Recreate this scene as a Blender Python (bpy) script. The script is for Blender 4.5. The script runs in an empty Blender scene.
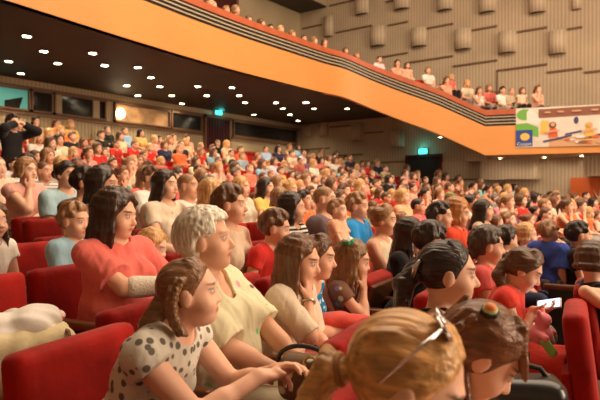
import bpy, bmesh, math, random, itertools
import numpy as np
from mathutils import Vector, Matrix
R = math.radians
random.seed(11)
SC = bpy.context.scene; COL = SC.collection

# ---------------------------------------------------------------- camera, light, exposure
# world: +X towards the stage, +Y along the rows, Z up; the photographer sits at the origin among the rows
EYE, FPX, Y0 = 1.40, 580.0, 197.0
def at(px, py, t):                                                 # a point of the hall seen at a pixel, t metres in front of the camera
    a = (px - 300) / FPX * t
    return (-.6 * t + .8 * a, .8 * t + .6 * a, EYE + (Y0 - py) / FPX * t)
def px_of(x, y): t = -.6 * x + .8 * y; return 300 + FPX * (.8 * x + .6 * y) / max(t, .01)
cam = bpy.data.cameras.new('camera'); co = bpy.data.objects.new('camera', cam); COL.objects.link(co)
cam.sensor_width = 36; cam.lens = 36 * FPX / 600; cam.clip_start = .02
co.location = (0, 0, EYE); co.rotation_euler = (R(90) - math.atan(3 / FPX), 0, math.atan2(.6, .8)); SC.camera = co
cam.dof.use_dof = True; cam.dof.focus_distance = 2.6; cam.dof.aperture_fstop = 4.5
W = bpy.data.worlds.new('world'); SC.world = W; W.use_nodes = True
W.node_tree.nodes['Background'].inputs[0].default_value = (1, .72, .48, 1); W.node_tree.nodes['Background'].inputs[1].default_value = .22
def area(name, loc, target, size, energy, col, sy=None):
    l = bpy.data.lights.new(name, 'AREA'); l.shape = 'RECTANGLE'; l.size = size; l.size_y = sy or size; l.energy = energy; l.color = col
    o = bpy.data.objects.new(name, l); COL.objects.link(o); o.location = loc
    o.rotation_euler = (Vector(target) - Vector(loc)).to_track_quat('-Z', 'Y').to_euler(); return o
area('house_light', (-2.5, 9, 10.6), (-3.5, 9, 0), 11, 2450, (1, .78, .56), 16)
area('stage_light', (14, 9, 5.2), (-9, 9, 2.5), 6, 3600, (1, .77, .55), 12)
SC.view_settings.view_transform = 'Standard'; SC.view_settings.look = 'None'; SC.view_settings.exposure = 0.0; SC.view_settings.gamma = 1

# ---------------------------------------------------------------- materials
def mat(name, col=None, rough=.6, bump=0, bscale=60, var=.0, vscale=6, stretch=(1, 1, 1), sheen=0, emit=None, spec=.4, metal=0, alpha=1, sss=0):
    m = bpy.data.materials.new(name); m.use_nodes = True; nt = m.node_tree; N, Lk = nt.nodes, nt.links; b = N['Principled BSDF']
    b.inputs['Roughness'].default_value = rough; b.inputs['Specular IOR Level'].default_value = spec; b.inputs['Metallic'].default_value = metal
    if sheen: b.inputs['Sheen Weight'].default_value = sheen; b.inputs['Sheen Roughness'].default_value = .4
    if sss: b.inputs['Subsurface Weight'].default_value = sss; b.inputs['Subsurface Radius'].default_value = (.012, .005, .003)
    tc = N.new('ShaderNodeTexCoord'); mp = N.new('ShaderNodeMapping'); Lk.new(tc.outputs['Object'], mp.inputs[0]); mp.inputs['Scale'].default_value = stretch
    if col is None: src = N.new('ShaderNodeObjectInfo').outputs['Color']
    else:
        c = N.new('ShaderNodeRGB'); c.outputs[0].default_value = (*col, 1); src = c.outputs[0]
    if var:
        nz = N.new('ShaderNodeTexNoise'); nz.inputs['Scale'].default_value = vscale; nz.inputs['Detail'].default_value = 4; Lk.new(mp.outputs[0], nz.inputs[0])
        mr = N.new('ShaderNodeMapRange'); mr.inputs['From Min'].default_value = .3; mr.inputs['From Max'].default_value = .7; mr.inputs['To Min'].default_value = 1 - var; mr.inputs['To Max'].default_value = 1 + var
        Lk.new(nz.outputs[0], mr.inputs[0]); mx = N.new('ShaderNodeVectorMath'); mx.operation = 'SCALE'; Lk.new(src, mx.inputs[0]); Lk.new(mr.outputs[0], mx.inputs['Scale']); src = mx.outputs[0]
    Lk.new(src, b.inputs['Base Color'])
    if bump:
        n2 = N.new('ShaderNodeTexNoise'); n2.inputs['Scale'].default_value = bscale; Lk.new(mp.outputs[0], n2.inputs[0])
        bp = N.new('ShaderNodeBump'); bp.inputs['Strength'].default_value = bump; bp.inputs['Distance'].default_value = .01; Lk.new(n2.outputs[0], bp.inputs['Height']); Lk.new(bp.outputs[0], b.inputs['Normal'])
    if emit: b.inputs['Emission Color'].default_value = (*emit[0], 1); b.inputs['Emission Strength'].default_value = emit[1]
    if alpha < 1: b.inputs['Alpha'].default_value = alpha
    return m
def mixcol(m, fac_socket, col):                                    # lays a second colour over a material's base colour
    nt = m.node_tree; b = nt.nodes['Principled BSDF']; src = b.inputs['Base Color'].links[0].from_socket
    mx = nt.nodes.new('ShaderNodeMix'); mx.data_type = 'RGBA'; nt.links.new(fac_socket, mx.inputs['Factor']); nt.links.new(src, mx.inputs['A']); mx.inputs['B'].default_value = (*col, 1)
    nt.links.new(mx.outputs['Result'], b.inputs['Base Color']); return mx
def nd(m, t, **kw):
    n = m.node_tree.nodes.new(t)
    for k, v in kw.items():
        if k in n.inputs: n.inputs[k].default_value = v
        else: setattr(n, k, v)
    return n
MSKIN = mat('skin', None, .5, var=.06, vscale=14, sss=.12)
_a = nd(MSKIN, 'ShaderNodeAttribute', attribute_name='feat'); _s = nd(MSKIN, 'ShaderNodeSeparateColor'); MSKIN.node_tree.links.new(_a.outputs['Color'], _s.inputs[0])
for _i, _c in enumerate(((.42, .10, .08), (.045, .025, .018), (.75, .72, .68))): mixcol(MSKIN, _s.outputs[_i], _c)
MCLOTH = mat('cloth', None, .85, bump=.25, bscale=45, var=.08, vscale=5, sheen=.2, spec=.2)
MHAIR = mat('hair', None, .36, bump=.5, bscale=26, var=.42, vscale=22, stretch=(3.2, 3.2, .35), spec=.45)
MHAIRX = mat('pulled_back_hair', None, .36, bump=.6, bscale=26, var=.42, vscale=24, stretch=(.3, 3.2, 2.6), spec=.45)
MDENIM = mat('denim', None, .85, bump=.2, bscale=200, var=.15, vscale=12, spec=.2)
def cell_pattern(name, scale, radius, col, stretch=(1, 1, 1), rnd=.0, base=None):
    m = mat(name, base, .85, bump=.2, bscale=45, spec=.2); L_ = m.node_tree.links
    tc = nd(m, 'ShaderNodeTexCoord'); mp = nd(m, 'ShaderNodeMapping'); mp.inputs['Scale'].default_value = stretch; L_.new(tc.outputs['Object'], mp.inputs[0])
    vo = nd(m, 'ShaderNodeTexVoronoi', Scale=scale, Randomness=rnd); L_.new(mp.outputs[0], vo.inputs['Vector'])
    th = nd(m, 'ShaderNodeMapRange'); th.inputs['From Min'].default_value = radius; th.inputs['From Max'].default_value = radius * .8; L_.new(vo.outputs['Distance'], th.inputs[0])
    mx = mixcol(m, th.outputs[0], col or (0, 0, 0))
    if col is None:
        hs_ = nd(m, 'ShaderNodeHueSaturation', Saturation=.75, Value=.75); L_.new(vo.outputs['Color'], hs_.inputs['Color']); L_.new(hs_.outputs[0], mx.inputs['B'])
    return m
MDOTS = cell_pattern('polka_dots', 30, .38, (.13, .11, .09), rnd=.8)
MFLORAL = cell_pattern('flower_print', 12, .22, None, rnd=1)
MBLUEPRINT = cell_pattern('blue_flower_print', 26, .4, (.55, .75, .85), rnd=1)
def stripes(name, scale, col, axis='Z'):
    m = mat(name, None, .85, bump=.2, bscale=45, spec=.2); L_ = m.node_tree.links; tc = nd(m, 'ShaderNodeTexCoord')
    w = nd(m, 'ShaderNodeTexWave', bands_direction=axis, Scale=scale); L_.new(tc.outputs['Object'], w.inputs[0])
    th = nd(m, 'ShaderNodeMapRange'); th.inputs['From Min'].default_value = .45; th.inputs['From Max'].default_value = .55; L_.new(w.outputs['Fac'], th.inputs[0]); mixcol(m, th.outputs[0], col); return m
MSTRIPE = stripes('striped_cloth', 9, (.75, .72, .66))
MVELVET = mat('red_velvet', (.34, .011, .007), .75, bump=.25, bscale=30, var=.2, vscale=7, sheen=.12, spec=.15)
MWOOD = mat('varnished_wood', (.17, .06, .025), .35, bump=.1, bscale=14, var=.25, vscale=9, stretch=(1, 1, 7))
MDARK = mat('dark_metal', (.02, .018, .016), .45)
def slat_wall(name, col, axis, scale=2.8):
    m = mat(name, col, .75, var=.10, vscale=.9, spec=.2); L_ = m.node_tree.links
    tc = nd(m, 'ShaderNodeTexCoord'); w = nd(m, 'ShaderNodeTexWave', bands_direction=axis, Scale=scale, Distortion=.6); w.inputs['Detail Scale'].default_value = .4; L_.new(tc.outputs['Object'], w.inputs[0])
    th = nd(m, 'ShaderNodeMapRange'); th.inputs['To Min'].default_value = .80; th.inputs['To Max'].default_value = 1.06; L_.new(w.outputs['Fac'], th.inputs[0])
    b = m.node_tree.nodes['Principled BSDF']; src = b.inputs['Base Color'].links[0].from_socket; mx = nd(m, 'ShaderNodeVectorMath', operation='SCALE'); L_.new(src, mx.inputs[0]); L_.new(th.outputs[0], mx.inputs['Scale']); L_.new(mx.outputs[0], b.inputs['Base Color'])
    bp = nd(m, 'ShaderNodeBump', Strength=.3); bp.inputs['Distance'].default_value = .02; L_.new(w.outputs['Fac'], bp.inputs['Height']); L_.new(bp.outputs[0], b.inputs['Normal']); return m
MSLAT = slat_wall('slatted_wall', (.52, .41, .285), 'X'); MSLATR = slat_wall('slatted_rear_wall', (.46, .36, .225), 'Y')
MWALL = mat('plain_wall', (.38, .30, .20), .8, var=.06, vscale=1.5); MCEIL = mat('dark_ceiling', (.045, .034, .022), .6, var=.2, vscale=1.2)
MORANGE = mat('orange_fascia', (.70, .30, .085), .5, var=.04, vscale=.8); MBLACK = mat('black_band', (.018, .014, .012), .5); MLINE = mat('pale_line', (.5, .42, .30), .5)
MRAIL = mat('red_brown_rail', (.46, .11, .045), .5, var=.12, vscale=4); MFLOOR = mat('dark_carpet', (.10, .045, .032), .95, bump=.3, bscale=120, var=.35, vscale=3)
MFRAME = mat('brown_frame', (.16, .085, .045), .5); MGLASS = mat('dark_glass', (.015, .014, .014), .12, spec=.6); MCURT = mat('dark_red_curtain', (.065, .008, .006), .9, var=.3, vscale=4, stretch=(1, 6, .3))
MEXIT = mat('exit_sign_light', (.02, .25, .22), .5, emit=((.05, .85, .75), 3.5)); MLAMP = mat('lamp_light', (1, .9, .7), .5, emit=((1, .82, .52), 26)); MWHITE = mat('white_paint', (.75, .70, .62), .5)
MTEAL = mat('teal_booth_light', (.08, .3, .26), .6, emit=((.10, .42, .36), .35)); MBOOTH = mat('lit_booth', (.45, .26, .12), .7, var=.7, vscale=2.2, emit=((.75, .42, .18), .10)); MBULB = mat('booth_lamp', (1, .9, .7), .5, emit=((1, .8, .5), 14))

# ---------------------------------------------------------------- object helpers
def link(name, data, parent=None, m=None, color=None):
    o = bpy.data.objects.new(name, data); COL.objects.link(o); o.parent = parent
    if m is not None and data is not None and not data.materials: data.materials.append(m)
    if color is not None: o.color = (*color, 1)
    return o
def tag(o, label, cat, group=None, kind=None):
    o['label'] = label; o['category'] = cat
    if group: o['group'] = group
    if kind: o['kind'] = kind
    return o
def struct(o, label=None):
    o['kind'] = 'structure'
    if label: o['label'] = label
    return o
class MB:                                                          # collects shapes into one mesh
    def __init__(s): s.b = bmesh.new()
    def box(s, lo, hi, M_=None, bev=0):
        r = bmesh.ops.create_cube(s.b, size=1)['verts']
        for v in r: v.co = Vector([(lo[i] + hi[i]) / 2 + v.co[i] * (hi[i] - lo[i]) for i in range(3)])
        if bev:
            es = list({e for v in r for e in v.link_edges}); nv = bmesh.ops.bevel(s.b, geom=es, offset=bev, segments=3, affect='EDGES', profile=.6)
            r = list({v for f in nv['faces'] for v in f.verts} | {v for v in r if v.is_valid})
        if M_ is not None: bmesh.ops.transform(s.b, matrix=M_, verts=[v for v in r if v.is_valid])
        return s
    def quad(s, *p): s.b.faces.new([s.b.verts.new(q) for q in p]); return s
    def prism(s, pts, d):                                          # polygon pushed along d
        a = [s.b.verts.new(p) for p in pts]; c = [s.b.verts.new(Vector(p) + Vector(d)) for p in pts]; n = len(pts)
        s.b.faces.new(a[::-1]); s.b.faces.new(c)
        for i in range(n): s.b.faces.new((a[i], a[(i + 1) % n], c[(i + 1) % n], c[i]))
        return s
    def tube(s, pts, r, n=8, close=False):
        pts = [Vector(p) for p in pts]; rings = []; up = Vector((.13, .21, .97))
        for i, p in enumerate(pts):
            d = (pts[min(i + 1, len(pts) - 1)] - pts[max(i - 1, 0)]).normalized(); x = d.cross(up).normalized(); y = d.cross(x)
            rr = r[i] if isinstance(r, (list, tuple)) else r
            rings.append([s.b.verts.new(p + x * math.cos(2 * math.pi * k / n) * rr + y * math.sin(2 * math.pi * k / n) * rr) for k in range(n)])
        for a, c in zip(rings, rings[1:]):
            for k in range(n): s.b.faces.new((a[k], a[(k + 1) % n], c[(k + 1) % n], c[k]))
        s.b.faces.new(rings[0][::-1]); s.b.faces.new(rings[-1]); return s
    def ring(s, c, r, w, M_=None, n=18):                           # a torus
        vs = []
        for i in range(n):
            a = 2 * math.pi * i / n; vs.append([s.b.verts.new(Vector(c) + (M_ or Matrix()) @ Vector(((r + w * math.cos(2 * math.pi * k / 6)) * math.cos(a), (r + w * math.cos(2 * math.pi * k / 6)) * math.sin(a), w * math.sin(2 * math.pi * k / 6)))) for k in range(6)])
        for i in range(n):
            for k in range(6): s.b.faces.new((vs[i][k], vs[(i + 1) % n][k], vs[(i + 1) % n][(k + 1) % 6], vs[i][(k + 1) % 6]))
        return s
    def disc(s, c, r, h, n=20, top=None):
        c = Vector(c); a = [s.b.verts.new(c + Vector((r * math.cos(2 * math.pi * k / n), r * math.sin(2 * math.pi * k / n), 0))) for k in range(n)]
        d = [s.b.verts.new(c + Vector(((top or r) * math.cos(2 * math.pi * k / n), (top or r) * math.sin(2 * math.pi * k / n), h))) for k in range(n)]
        s.b.faces.new(a[::-1]); s.b.faces.new(d)
        for k in range(n): s.b.faces.new((a[k], a[(k + 1) % n], d[(k + 1) % n], d[k]))
        return s
    def mesh(s, name, smooth=False):
        me = bpy.data.meshes.new(name); bmesh.ops.recalc_face_normals(s.b, faces=s.b.faces); s.b.to_mesh(me); s.b.free()
        if smooth: me.polygons.foreach_set('use_smooth', [True] * len(me.polygons))
        return me
    def build(s, name, m, parent=None, smooth=False, color=None): return link(name, s.mesh(name, smooth), parent, m, color)
# ---------------------------------------------------------------- the hall
CX, CY = 30.0, 9.0                                                 # the rows are arcs about this point on the stage side
RHO = lambda k: 31.6 + .9 * k
def hz(d): d = max(d, 0); return .045 * d + .009 * d * d
def row_of(x, y): return int(round((math.hypot(CX - x, CY - y) - 31.6) / .9))
def row_z(k): return hz(.6 + .9 * k)
def floor_z(x, y): return row_z(min(math.floor((math.hypot(CX - x, CY - y) - 31.6 + .62) / .9), 14))
def row_xy(k, y): return CX - math.sqrt(RHO(k) ** 2 - (CY - y) ** 2), y
def face_ang(x, y): return math.degrees(math.atan2(CY - y, CX - x))
WX, WY, CZ = -15.0, 20.0, 4.5                                      # rear wall, far side wall, soffit under the balcony
b = MB()                                                           # raked floor, one tread per row
ys = [-6 + 26 * i / 40 for i in range(41)]
def arc(rho): return [(max(CX - math.sqrt(rho ** 2 - (CY - y) ** 2), WX), y) for y in ys]
prev = None
for k in range(-9, 15):
    r0, r1 = RHO(k) - .62, (RHO(k) + .28 if k < 14 else RHO(k) + 4); z = row_z(k)
    A, B_ = arc(r0), arc(r1)
    for i in range(40): b.quad((*A[i], z), (*A[i + 1], z), (*B_[i + 1], z), (*B_[i], z))
    if prev is not None and z > prev:
        for i in range(40): b.quad((*A[i], prev), (*A[i + 1], prev), (*A[i + 1], z), (*A[i], z))
    prev = z
b.quad((CX - RHO(-9) + .3, -6, 0), (18, -6, 0), (18, 20, 0), (CX - RHO(-9) - 3, 20, 0)) if False else None
fl = struct(b.build('floor', MFLOOR))
b = MB(); b.box((7, -6, -.3), (18.3, 20, -.001)); struct(b.build('floor', MFLOOR))
wr_ = struct(MB().box((WX - .3, -6, -.3), (WX, WY + .3, 12)).build('wall_rear', MSLATR))
wf = struct(MB().box((WX, WY, -.3), (18, WY + .3, 12)).build('wall_far_side', MSLAT))
struct(MB().box((WX, -6.3, -.3), (18, -6, 12)).build('wall_near_side', MWALL)); struct(MB().box((18, -6.3, -.3), (18.3, WY + .3, 12)).build('wall_stage', MWALL))
struct(MB().box((WX - .3, -6.3, 12), (18.3, WY + .3, 12.3)).build('ceiling', MWALL))
def rear(px, py): r = (px - 300) / FPX; return at(px, py, 15 / (.6 - .8 * r))
def far(px, py): r = (px - 300) / FPX; return at(px, py, 20 / (.8 + .6 * r))
# the balcony: front path in plan with the height of the fascia's lower edge
PATH = [(-9.2, -6, CZ), (-9.2, 4.6, CZ), (-9.5, 6.9, CZ), (-9.68, 8.6, CZ), (-9.8, 10.6, CZ), (-9.8, 12.6, CZ), (-9.78, 14.3, CZ), (-9.6, 15.1, CZ - .04), (-9.06, 15.75, CZ - .34), (-8.27, 16.2, CZ - .72), (-7.2, 16.75, CZ - 1.2), (-6.03, 17.35, 2.66), (-3.0, 18.3, 2.66), (0.5, 18.9, 2.66), (8, 19.3, 2.66)]
def _smooth(P_):                                                   # rounds the corners of the front
    o = []
    for i in range(1, len(P_) - 2):
        a, b_, c, d = [np.array(P_[j]) for j in (i - 1, i, i + 1, i + 2)]; n = 1 if i < 3 or i > 9 else 4
        for j in range(n):
            f = j / n; o.append(tuple(float(v) for v in .5 * (2 * b_ + (c - a) * f + (2 * a - 5 * b_ + 4 * c - d) * f * f + (3 * b_ - a - 3 * c + d) * f ** 3)))
    return [tuple(P_[0])] + o + [tuple(P_[-2]), tuple(P_[-1])]
PATH = _smooth(PATH); I0 = max(i for i, p in enumerate(PATH) if p[1] < 14.4)
def path_norm(i):
    a = Vector(PATH[max(i - 1, 0)][:2]); c = Vector(PATH[min(i + 1, len(PATH) - 1)][:2]); d = (c - a).normalized(); return Vector((d.y, -d.x))   # towards the hall
def strip(name, m, z0, z1, off, thick, parent):                    # a band that follows the balcony front
    b = MB(); V = []
    for i, p in enumerate(PATH):
        n = path_norm(i); o, q = Vector(p[:2]) + n * off, Vector(p[:2]) + n * (off - thick)
        V.append([b.b.verts.new((*o, p[2] + z0)), b.b.verts.new((*o, p[2] + z1)), b.b.verts.new((*q, p[2] + z1)), b.b.verts.new((*q, p[2] + z0))])
    for a, c in zip(V, V[1:]):
        for k in range(4): b.b.faces.new((a[k], a[(k + 1) % 4], c[(k + 1) % 4], c[k]))
    b.b.faces.new(V[0]); b.b.faces.new(V[-1][::-1]); me = b.mesh(name, True); me.set_sharp_from_angle(angle=R(35)); return link(name, me, parent, m)
bal = struct(link('balcony', None), 'curved orange balcony front sweeping down to the far side wall')
strip('fascia_panel', MORANGE, 0, .87, 0, .16, bal); strip('dark_band', MBLACK, .87, 1.2, -.02, .14, bal)
for z in (.935, 1.03, 1.125): strip('pale_rail', MLINE, z, z + .028, .015, .03, bal)
strip('handrail', MRAIL, 1.2, 1.36, .02, .26, bal)
b = MB()                                                           # raked balcony deck behind the front
for i in range(len(PATH) - 1):
    p, q = PATH[i], PATH[i + 1]; n0, n1 = path_norm(i), path_norm(i + 1)
    def back(pp): return (WX, pp[1], pp[2] + 1.5) if pp[0] < -9.5 or pp[1] < 14.8 else ((WX + .01, WY, CZ + 1.5) if pp[0] < -9 else (pp[0] - .6, WY, pp[2] + .5 + (.9 if pp[0] < -8 else .4)))
    b.quad((p[0] - n0.x * .1, p[1] - n0.y * .1, p[2] + .35), (q[0] - n1.x * .1, q[1] - n1.y * .1, q[2] + .35), back(q), back(p))
b.build('deck', MFLOOR, bal)
b = MB()                                                           # dark soffit
for i in range(len(PATH) - 1):
    p, q = PATH[i], PATH[i + 1]
    if i < I0: b.quad((*p[:2], CZ), (*q[:2], CZ), (WX, q[1], CZ), (WX, p[1], CZ))
p = PATH[I0]; b.quad((*p[:2], CZ), (-9.0, WY, CZ), (WX, WY, CZ), (WX, p[1], CZ))
b.build('soffit', MCEIL, bal)
b = MB(); 
for i in range(I0, len(PATH) - 1):
    p, q = PATH[i], PATH[i + 1]; b.quad(p, q, (q[0] - (.4 if q[0] < -6 else 0), WY, q[2]), (p[0] - (.4 if p[0] < -6 else 0), WY, p[2]))
b.build('side_soffit', MSLAT, bal)
# recessed lamps in the dark soffit
for i, (px, py) in enumerate([(27, 37), (44, 52), (9, 62), (21, 74), (58, 64), (93, 54), (105, 66), (138, 68), (151, 78), (127, 86), (138, 96), (160, 87), (172, 96), (182, 104), (198, 87), (207, 96), (232, 88), (239, 96), (245, 103), (254, 115), (276, 103), (283, 109), (290, 115), (298, 121), (306, 103), (314, 109), (347, 109)]):
    t = (CZ - .03 - EYE) * FPX / (Y0 - py); x, y, z = at(px, py, t); big = px == 306
    o = tag(link('ceiling_downlight', None), '', 'ceiling light', 'recessed lamps in the dark balcony soffit'); o.location = (x, y, CZ)
    MB().ring((0, 0, -.012), .092, .016).build('trim_ring', MFRAME, o, True); MB().disc((0, 0, -.028), .075 if not big else .10, .02).build('lamp_glass', MLAMP, o)
    l = bpy.data.lights.new('downlight_lamp', 'SPOT'); l.energy = 75; l.spot_size = R(150); l.spot_blend = .9; l.color = (1, .76, .48); l.shadow_soft_size = .1
    lo = link('lamp', l, o); lo.location = (0, 0, -.06)
    o['px'] = px; o['py'] = py
for px, py in ((440, 141), (500, 157.5), (548, 157), (590, 157)):   # small lamps in the side soffit that wash the far wall
    x, y, z = at(px, py, {440: 18.2, 500: 18.6}.get(px, 18.6)); z = 2.66 if px > 450 else 3.3; y = min(y, 19.2)
    o = tag(link('ceiling_downlight', None), '', 'ceiling light', 'recessed lamps in the dark balcony soffit'); o.location = (x, y, z - .01); o['px'] = px; o['py'] = py
    MB().ring((0, 0, -.012), .07, .012).build('trim_ring', MFRAME, o, True); MB().disc((0, 0, -.02), .055, .02).build('lamp_glass', MLAMP, o)
    l = bpy.data.lights.new('downlight_lamp', 'SPOT'); l.energy = 22; l.spot_size = R(140); l.spot_blend = .7; l.color = (1, .82, .6); l.shadow_soft_size = .05
    lo = link('lamp', l, o); lo.location = (0, 0, -.05); lo.rotation_euler = (R(25), 0, 0)
LAMPS = sorted([o for o in COL.objects if o.name.startswith('ceiling_downlight')], key=lambda o: o['px'])
_ONES = 'zeroth first second third fourth fifth sixth seventh eighth ninth tenth eleventh twelfth thirteenth fourteenth fifteenth sixteenth seventeenth eighteenth nineteenth'.split()
_TENS = {2: ('twentieth', 'twenty'), 3: ('thirtieth', 'thirty'), 4: ('fortieth', 'forty'), 5: ('fiftieth', 'fifty')}
def ordinal(i):
    n = i + 1; return _ONES[n] if n < 20 else (_TENS[n // 10][0] if n % 10 == 0 else _TENS[n // 10][1] + '-' + _ONES[n % 10])
for i, o in enumerate(LAMPS):
    o['label'] = 'glowing round recessed lamp under the balcony, %s from the left' % ordinal(i)
    del o['px']; del o['py']
# rear wall under the balcony: booth windows, sill, curtained door, exit sign
def rbox_rear(b, x0, y0, x1, y1, d0, d1):                          # pixel rectangle on the rear wall, between depths
    p, q = rear(x0, y1), rear(x1, y0); b.box((WX + d0, p[1], p[2]), (WX + d1, q[1], q[2])); return b
def rear_yz(px, py): p = rear(px, py); return p[1], p[2]
ZS, ZT = 3.66, 4.26
def rear_window(n, px0, px1, glass, label, posts=()):
    y0, y1 = rear(px0, 100)[1], rear(px1, 100)[1]
    w = struct(link('window_%d' % n, None), label); w.location = (WX, y0, 0)
    f = MB(); L_ = y1 - y0
    for lo, hi in (((0, 0, ZS), (.10, L_, ZS + .05)), ((0, 0, ZT - .05), (.10, L_, ZT)), ((0, 0, ZS), (.10, .05, ZT)), ((0, L_ - .05, ZS), (.10, L_, ZT))): f.box(lo, hi)
    f.build('window_frame', MFRAME, w); MB().box((0, .04, ZS + .04), (.03, L_ - .04, ZT - .04)).build('pane', glass, w)
    for a in posts: ya = rear(a, 100)[1] - y0; MB().box((.02, ya - .11, ZS + .05), (.08, ya + .11, ZT - .05)).build('white_post', MWALL, w)
    return w
w = rear_window(1, -16, 29, MTEAL, 'projection booth window with dim teal light')
b = MB(); y0 = rear(-16, 100)[1]; ya, yb = rear(4, 100)[1] - y0, rear(22, 100)[1] - y0
b.prism([(.035, ya, ZS + .05), (.035, yb - .1, ZS + .05), (.035, yb, ZS + .36), (.035, ya, ZS + .22)], (.03, 0, 0)); b.build('booth_machine', MGLASS, w)
rear_window(2, 30, 52, MGLASS, 'dark unlit booth window'); rear_window(3, 53, 105, MGLASS, 'dark booth window with two pale posts', (57, 95)); rear_window(4, 113, 169, MBOOTH, 'lit projection booth window with bright lamp')
w = COL.objects['window_4']; b = MB(); yl = rear(119, 116)[1] - w.location.y; b.disc((0, 0, 0), .145, .05); o = b.build('booth_lamp', MBULB, w); o.rotation_euler = (0, R(90), 0); o.location = (.05, yl, 3.93)
rear_window(5, 170, 201, MGLASS, 'dark booth window beside the curtained door'); rear_window(6, 232, 296, MGLASS, 'long dark window right of the curtained door')
struct(MB().box((WX, 3, ZS - .10), (WX + .07, rear(202, 100)[1], ZS - .01)).build('trim_1', MFRAME)); struct(MB().box((WX, 3, ZT), (WX + .05, WY, ZT + .07)).build('trim_2', MFRAME)); struct(MB().box((WX, rear(231, 100)[1], ZS - .10), (WX + .07, rear(297, 100)[1], ZS - .01)).build('trim_3', MFRAME))
y0, y1 = rear(203, 100)[1], rear(229, 100)[1]
d = struct(link('door_1', None), 'tall dark red curtained doorway in the rear wall'); d.location = (WX, y0, 0)
b = MB(); n = 9
for i in range(n): a = .12 + (y1 - y0 - .24) * i / (n - 1); b.tube([(.05, a, 1.6), (.05, a, 4.2)], .085, 8)
b.build('curtain', MCURT, d, True); f = MB(); f.box((0, 0, 1.6), (.12, .09, 4.32)); f.box((0, y1 - y0 - .09, 1.6), (.12, y1 - y0, 4.32)); f.box((0, 0, 4.22), (.12, y1 - y0, 4.32)); f.build('door_frame', MFRAME, d)
def exit_sign(p, M_, label):
    o = tag(link('exit_sign', None), label, 'exit sign'); o.location = p
    MB().box((-.09, -.17, -.1), (-.02, .17, .1), M_, .01).build('sign_box', MFRAME, o); MB().box((-.02, -.16, -.09), (.0, .16, .09), M_).build('lit_face', MEXIT, o)
    l = bpy.data.lights.new('exit_glow', 'POINT'); l.energy = 5; l.color = (.1, .9, .8); l.shadow_soft_size = .08; g = link('lamp', l, o); g.location = M_ @ Vector((.12, 0, .02)); return o
p = rear(217, 113); exit_sign((WX + .1, p[1], p[2] + .02), Matrix(), 'teal lit exit sign above the curtained rear doorway')
p = far(424, 151.5); exit_sign((p[0], WY - .1, p[2]), Matrix.Rotation(R(-90), 4, 'Z'), 'teal lit exit sign above the dark side doorway')
p, q = far(408, 158), far(440, 158)
d = struct(link('door_2', None), 'dark doorway in the far side wall'); d.location = (p[0], WY, 0); wd = q[0] - p[0]
MB().box((0, -.04, .5), (wd, 0, p[2])).build('dark_opening', mat('door_dark', (.02, .010, .008), .8), d); f = MB(); f.box((-.08, -.09, .5), (.02, 0, p[2])); f.box((wd - .02, -.09, .5), (wd + .08, 0, p[2])); f.box((-.08, -.09, p[2]), (wd + .08, 0, p[2] + .1)); f.build('door_frame', MCURT, d)
# upper rear wall
y0, y1 = rear(206, 5)[1], rear(235, 5)[1]
d = struct(link('door_3', None), 'dark red upper doorway behind the balcony seats'); d.location = (WX, y0, 0)
b = MB()
for i in range(8): a = .1 + (y1 - y0 - .2) * i / 7; b.tube([(.05, a, 6), (.05, a, 9)], .1, 8)
b.build('curtain', MCURT, d, True); f = MB(); f.box((0, -.1, 6), (.1, 0, 9.1)); f.box((0, y1 - y0, 6), (.1, y1 - y0 + .1, 9.1)); f.build('door_frame', MFRAME, d)
struct(MB().box((WX + .01, rear(243, 5)[1], rear(300, 13)[2]), (WX + 1.4, WY - .01, rear(300, 13)[2] + 1.5)).build('ceiling', MWALL)); 
struct(MB().box((WX + .02, rear(243, 5)[1] + .02, rear(300, 13)[2] - .04), (WX + 1.38, WY - .02, rear(300, 13)[2])).build('trim_4', MCEIL))
# acoustic scoops and shade strips at panel joints on the far side wall
MSCOOP = slat_wall('scoop_wood', (.55, .44, .31), 'X', 2.8)
def scoop(px, py, wpx, hpx, label):
    a, c = far(px - wpx / 2, py), far(px + wpx / 2, py); zt, zb = far(px, py - hpx / 2)[2], far(px, py + hpx / 2)[2]; w = (c[0] - a[0]) / 2; dp = min(.46, w * .8)
    o = tag(link('acoustic_scoop', None), label, 'wall panel', 'curved wooden scoops on the far side wall'); o.location = ((a[0] + c[0]) / 2, WY, (zt + zb) / 2); h = (zt - zb) / 2; b = MB(); n = 12; V = []
    for i in range(n + 1): an = math.pi * i / n; V.append((-w * math.cos(an), -dp * math.sin(an)))
    ou = [[b.b.verts.new((x, y, z)) for x, y in V] for z in (-h, h)]; iv = [[b.b.verts.new((x * .93, y * .90, z)) for x, y in V] for z in (-h, h)]
    for i in range(n): b.b.faces.new((ou[0][i], ou[0][i + 1], ou[1][i + 1], ou[1][i])); b.b.faces.new((iv[0][i], iv[1][i], iv[1][i + 1], iv[0][i + 1])); b.b.faces.new((ou[0][i], iv[0][i], iv[0][i + 1], ou[0][i + 1])); b.b.faces.new((ou[1][i], ou[1][i + 1], iv[1][i + 1], iv[1][i]))
    b.build('curved_shell', MSCOOP, o, True); b = MB(); b.prism([(x * .92, y * .88, -h * .97) for x, y in V], (0, 0, h * 1.9)); b.build('shade_core', MCEIL, o); return o  # dark-coloured core stands in for the shade inside the hollow shell
for i, (px, py, w_, h_) in enumerate([(329, 27, 9, 20), (378, 37, 15, 19), (419, 38, 16, 18), (463, 40, 17, 20), (507, 43, 18, 21), (557, 43, 18, 23)]): scoop(px, py, w_, h_, 'curved wooden scoop on the upper side wall, lower line, %s from left' % ordinal(i))
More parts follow.
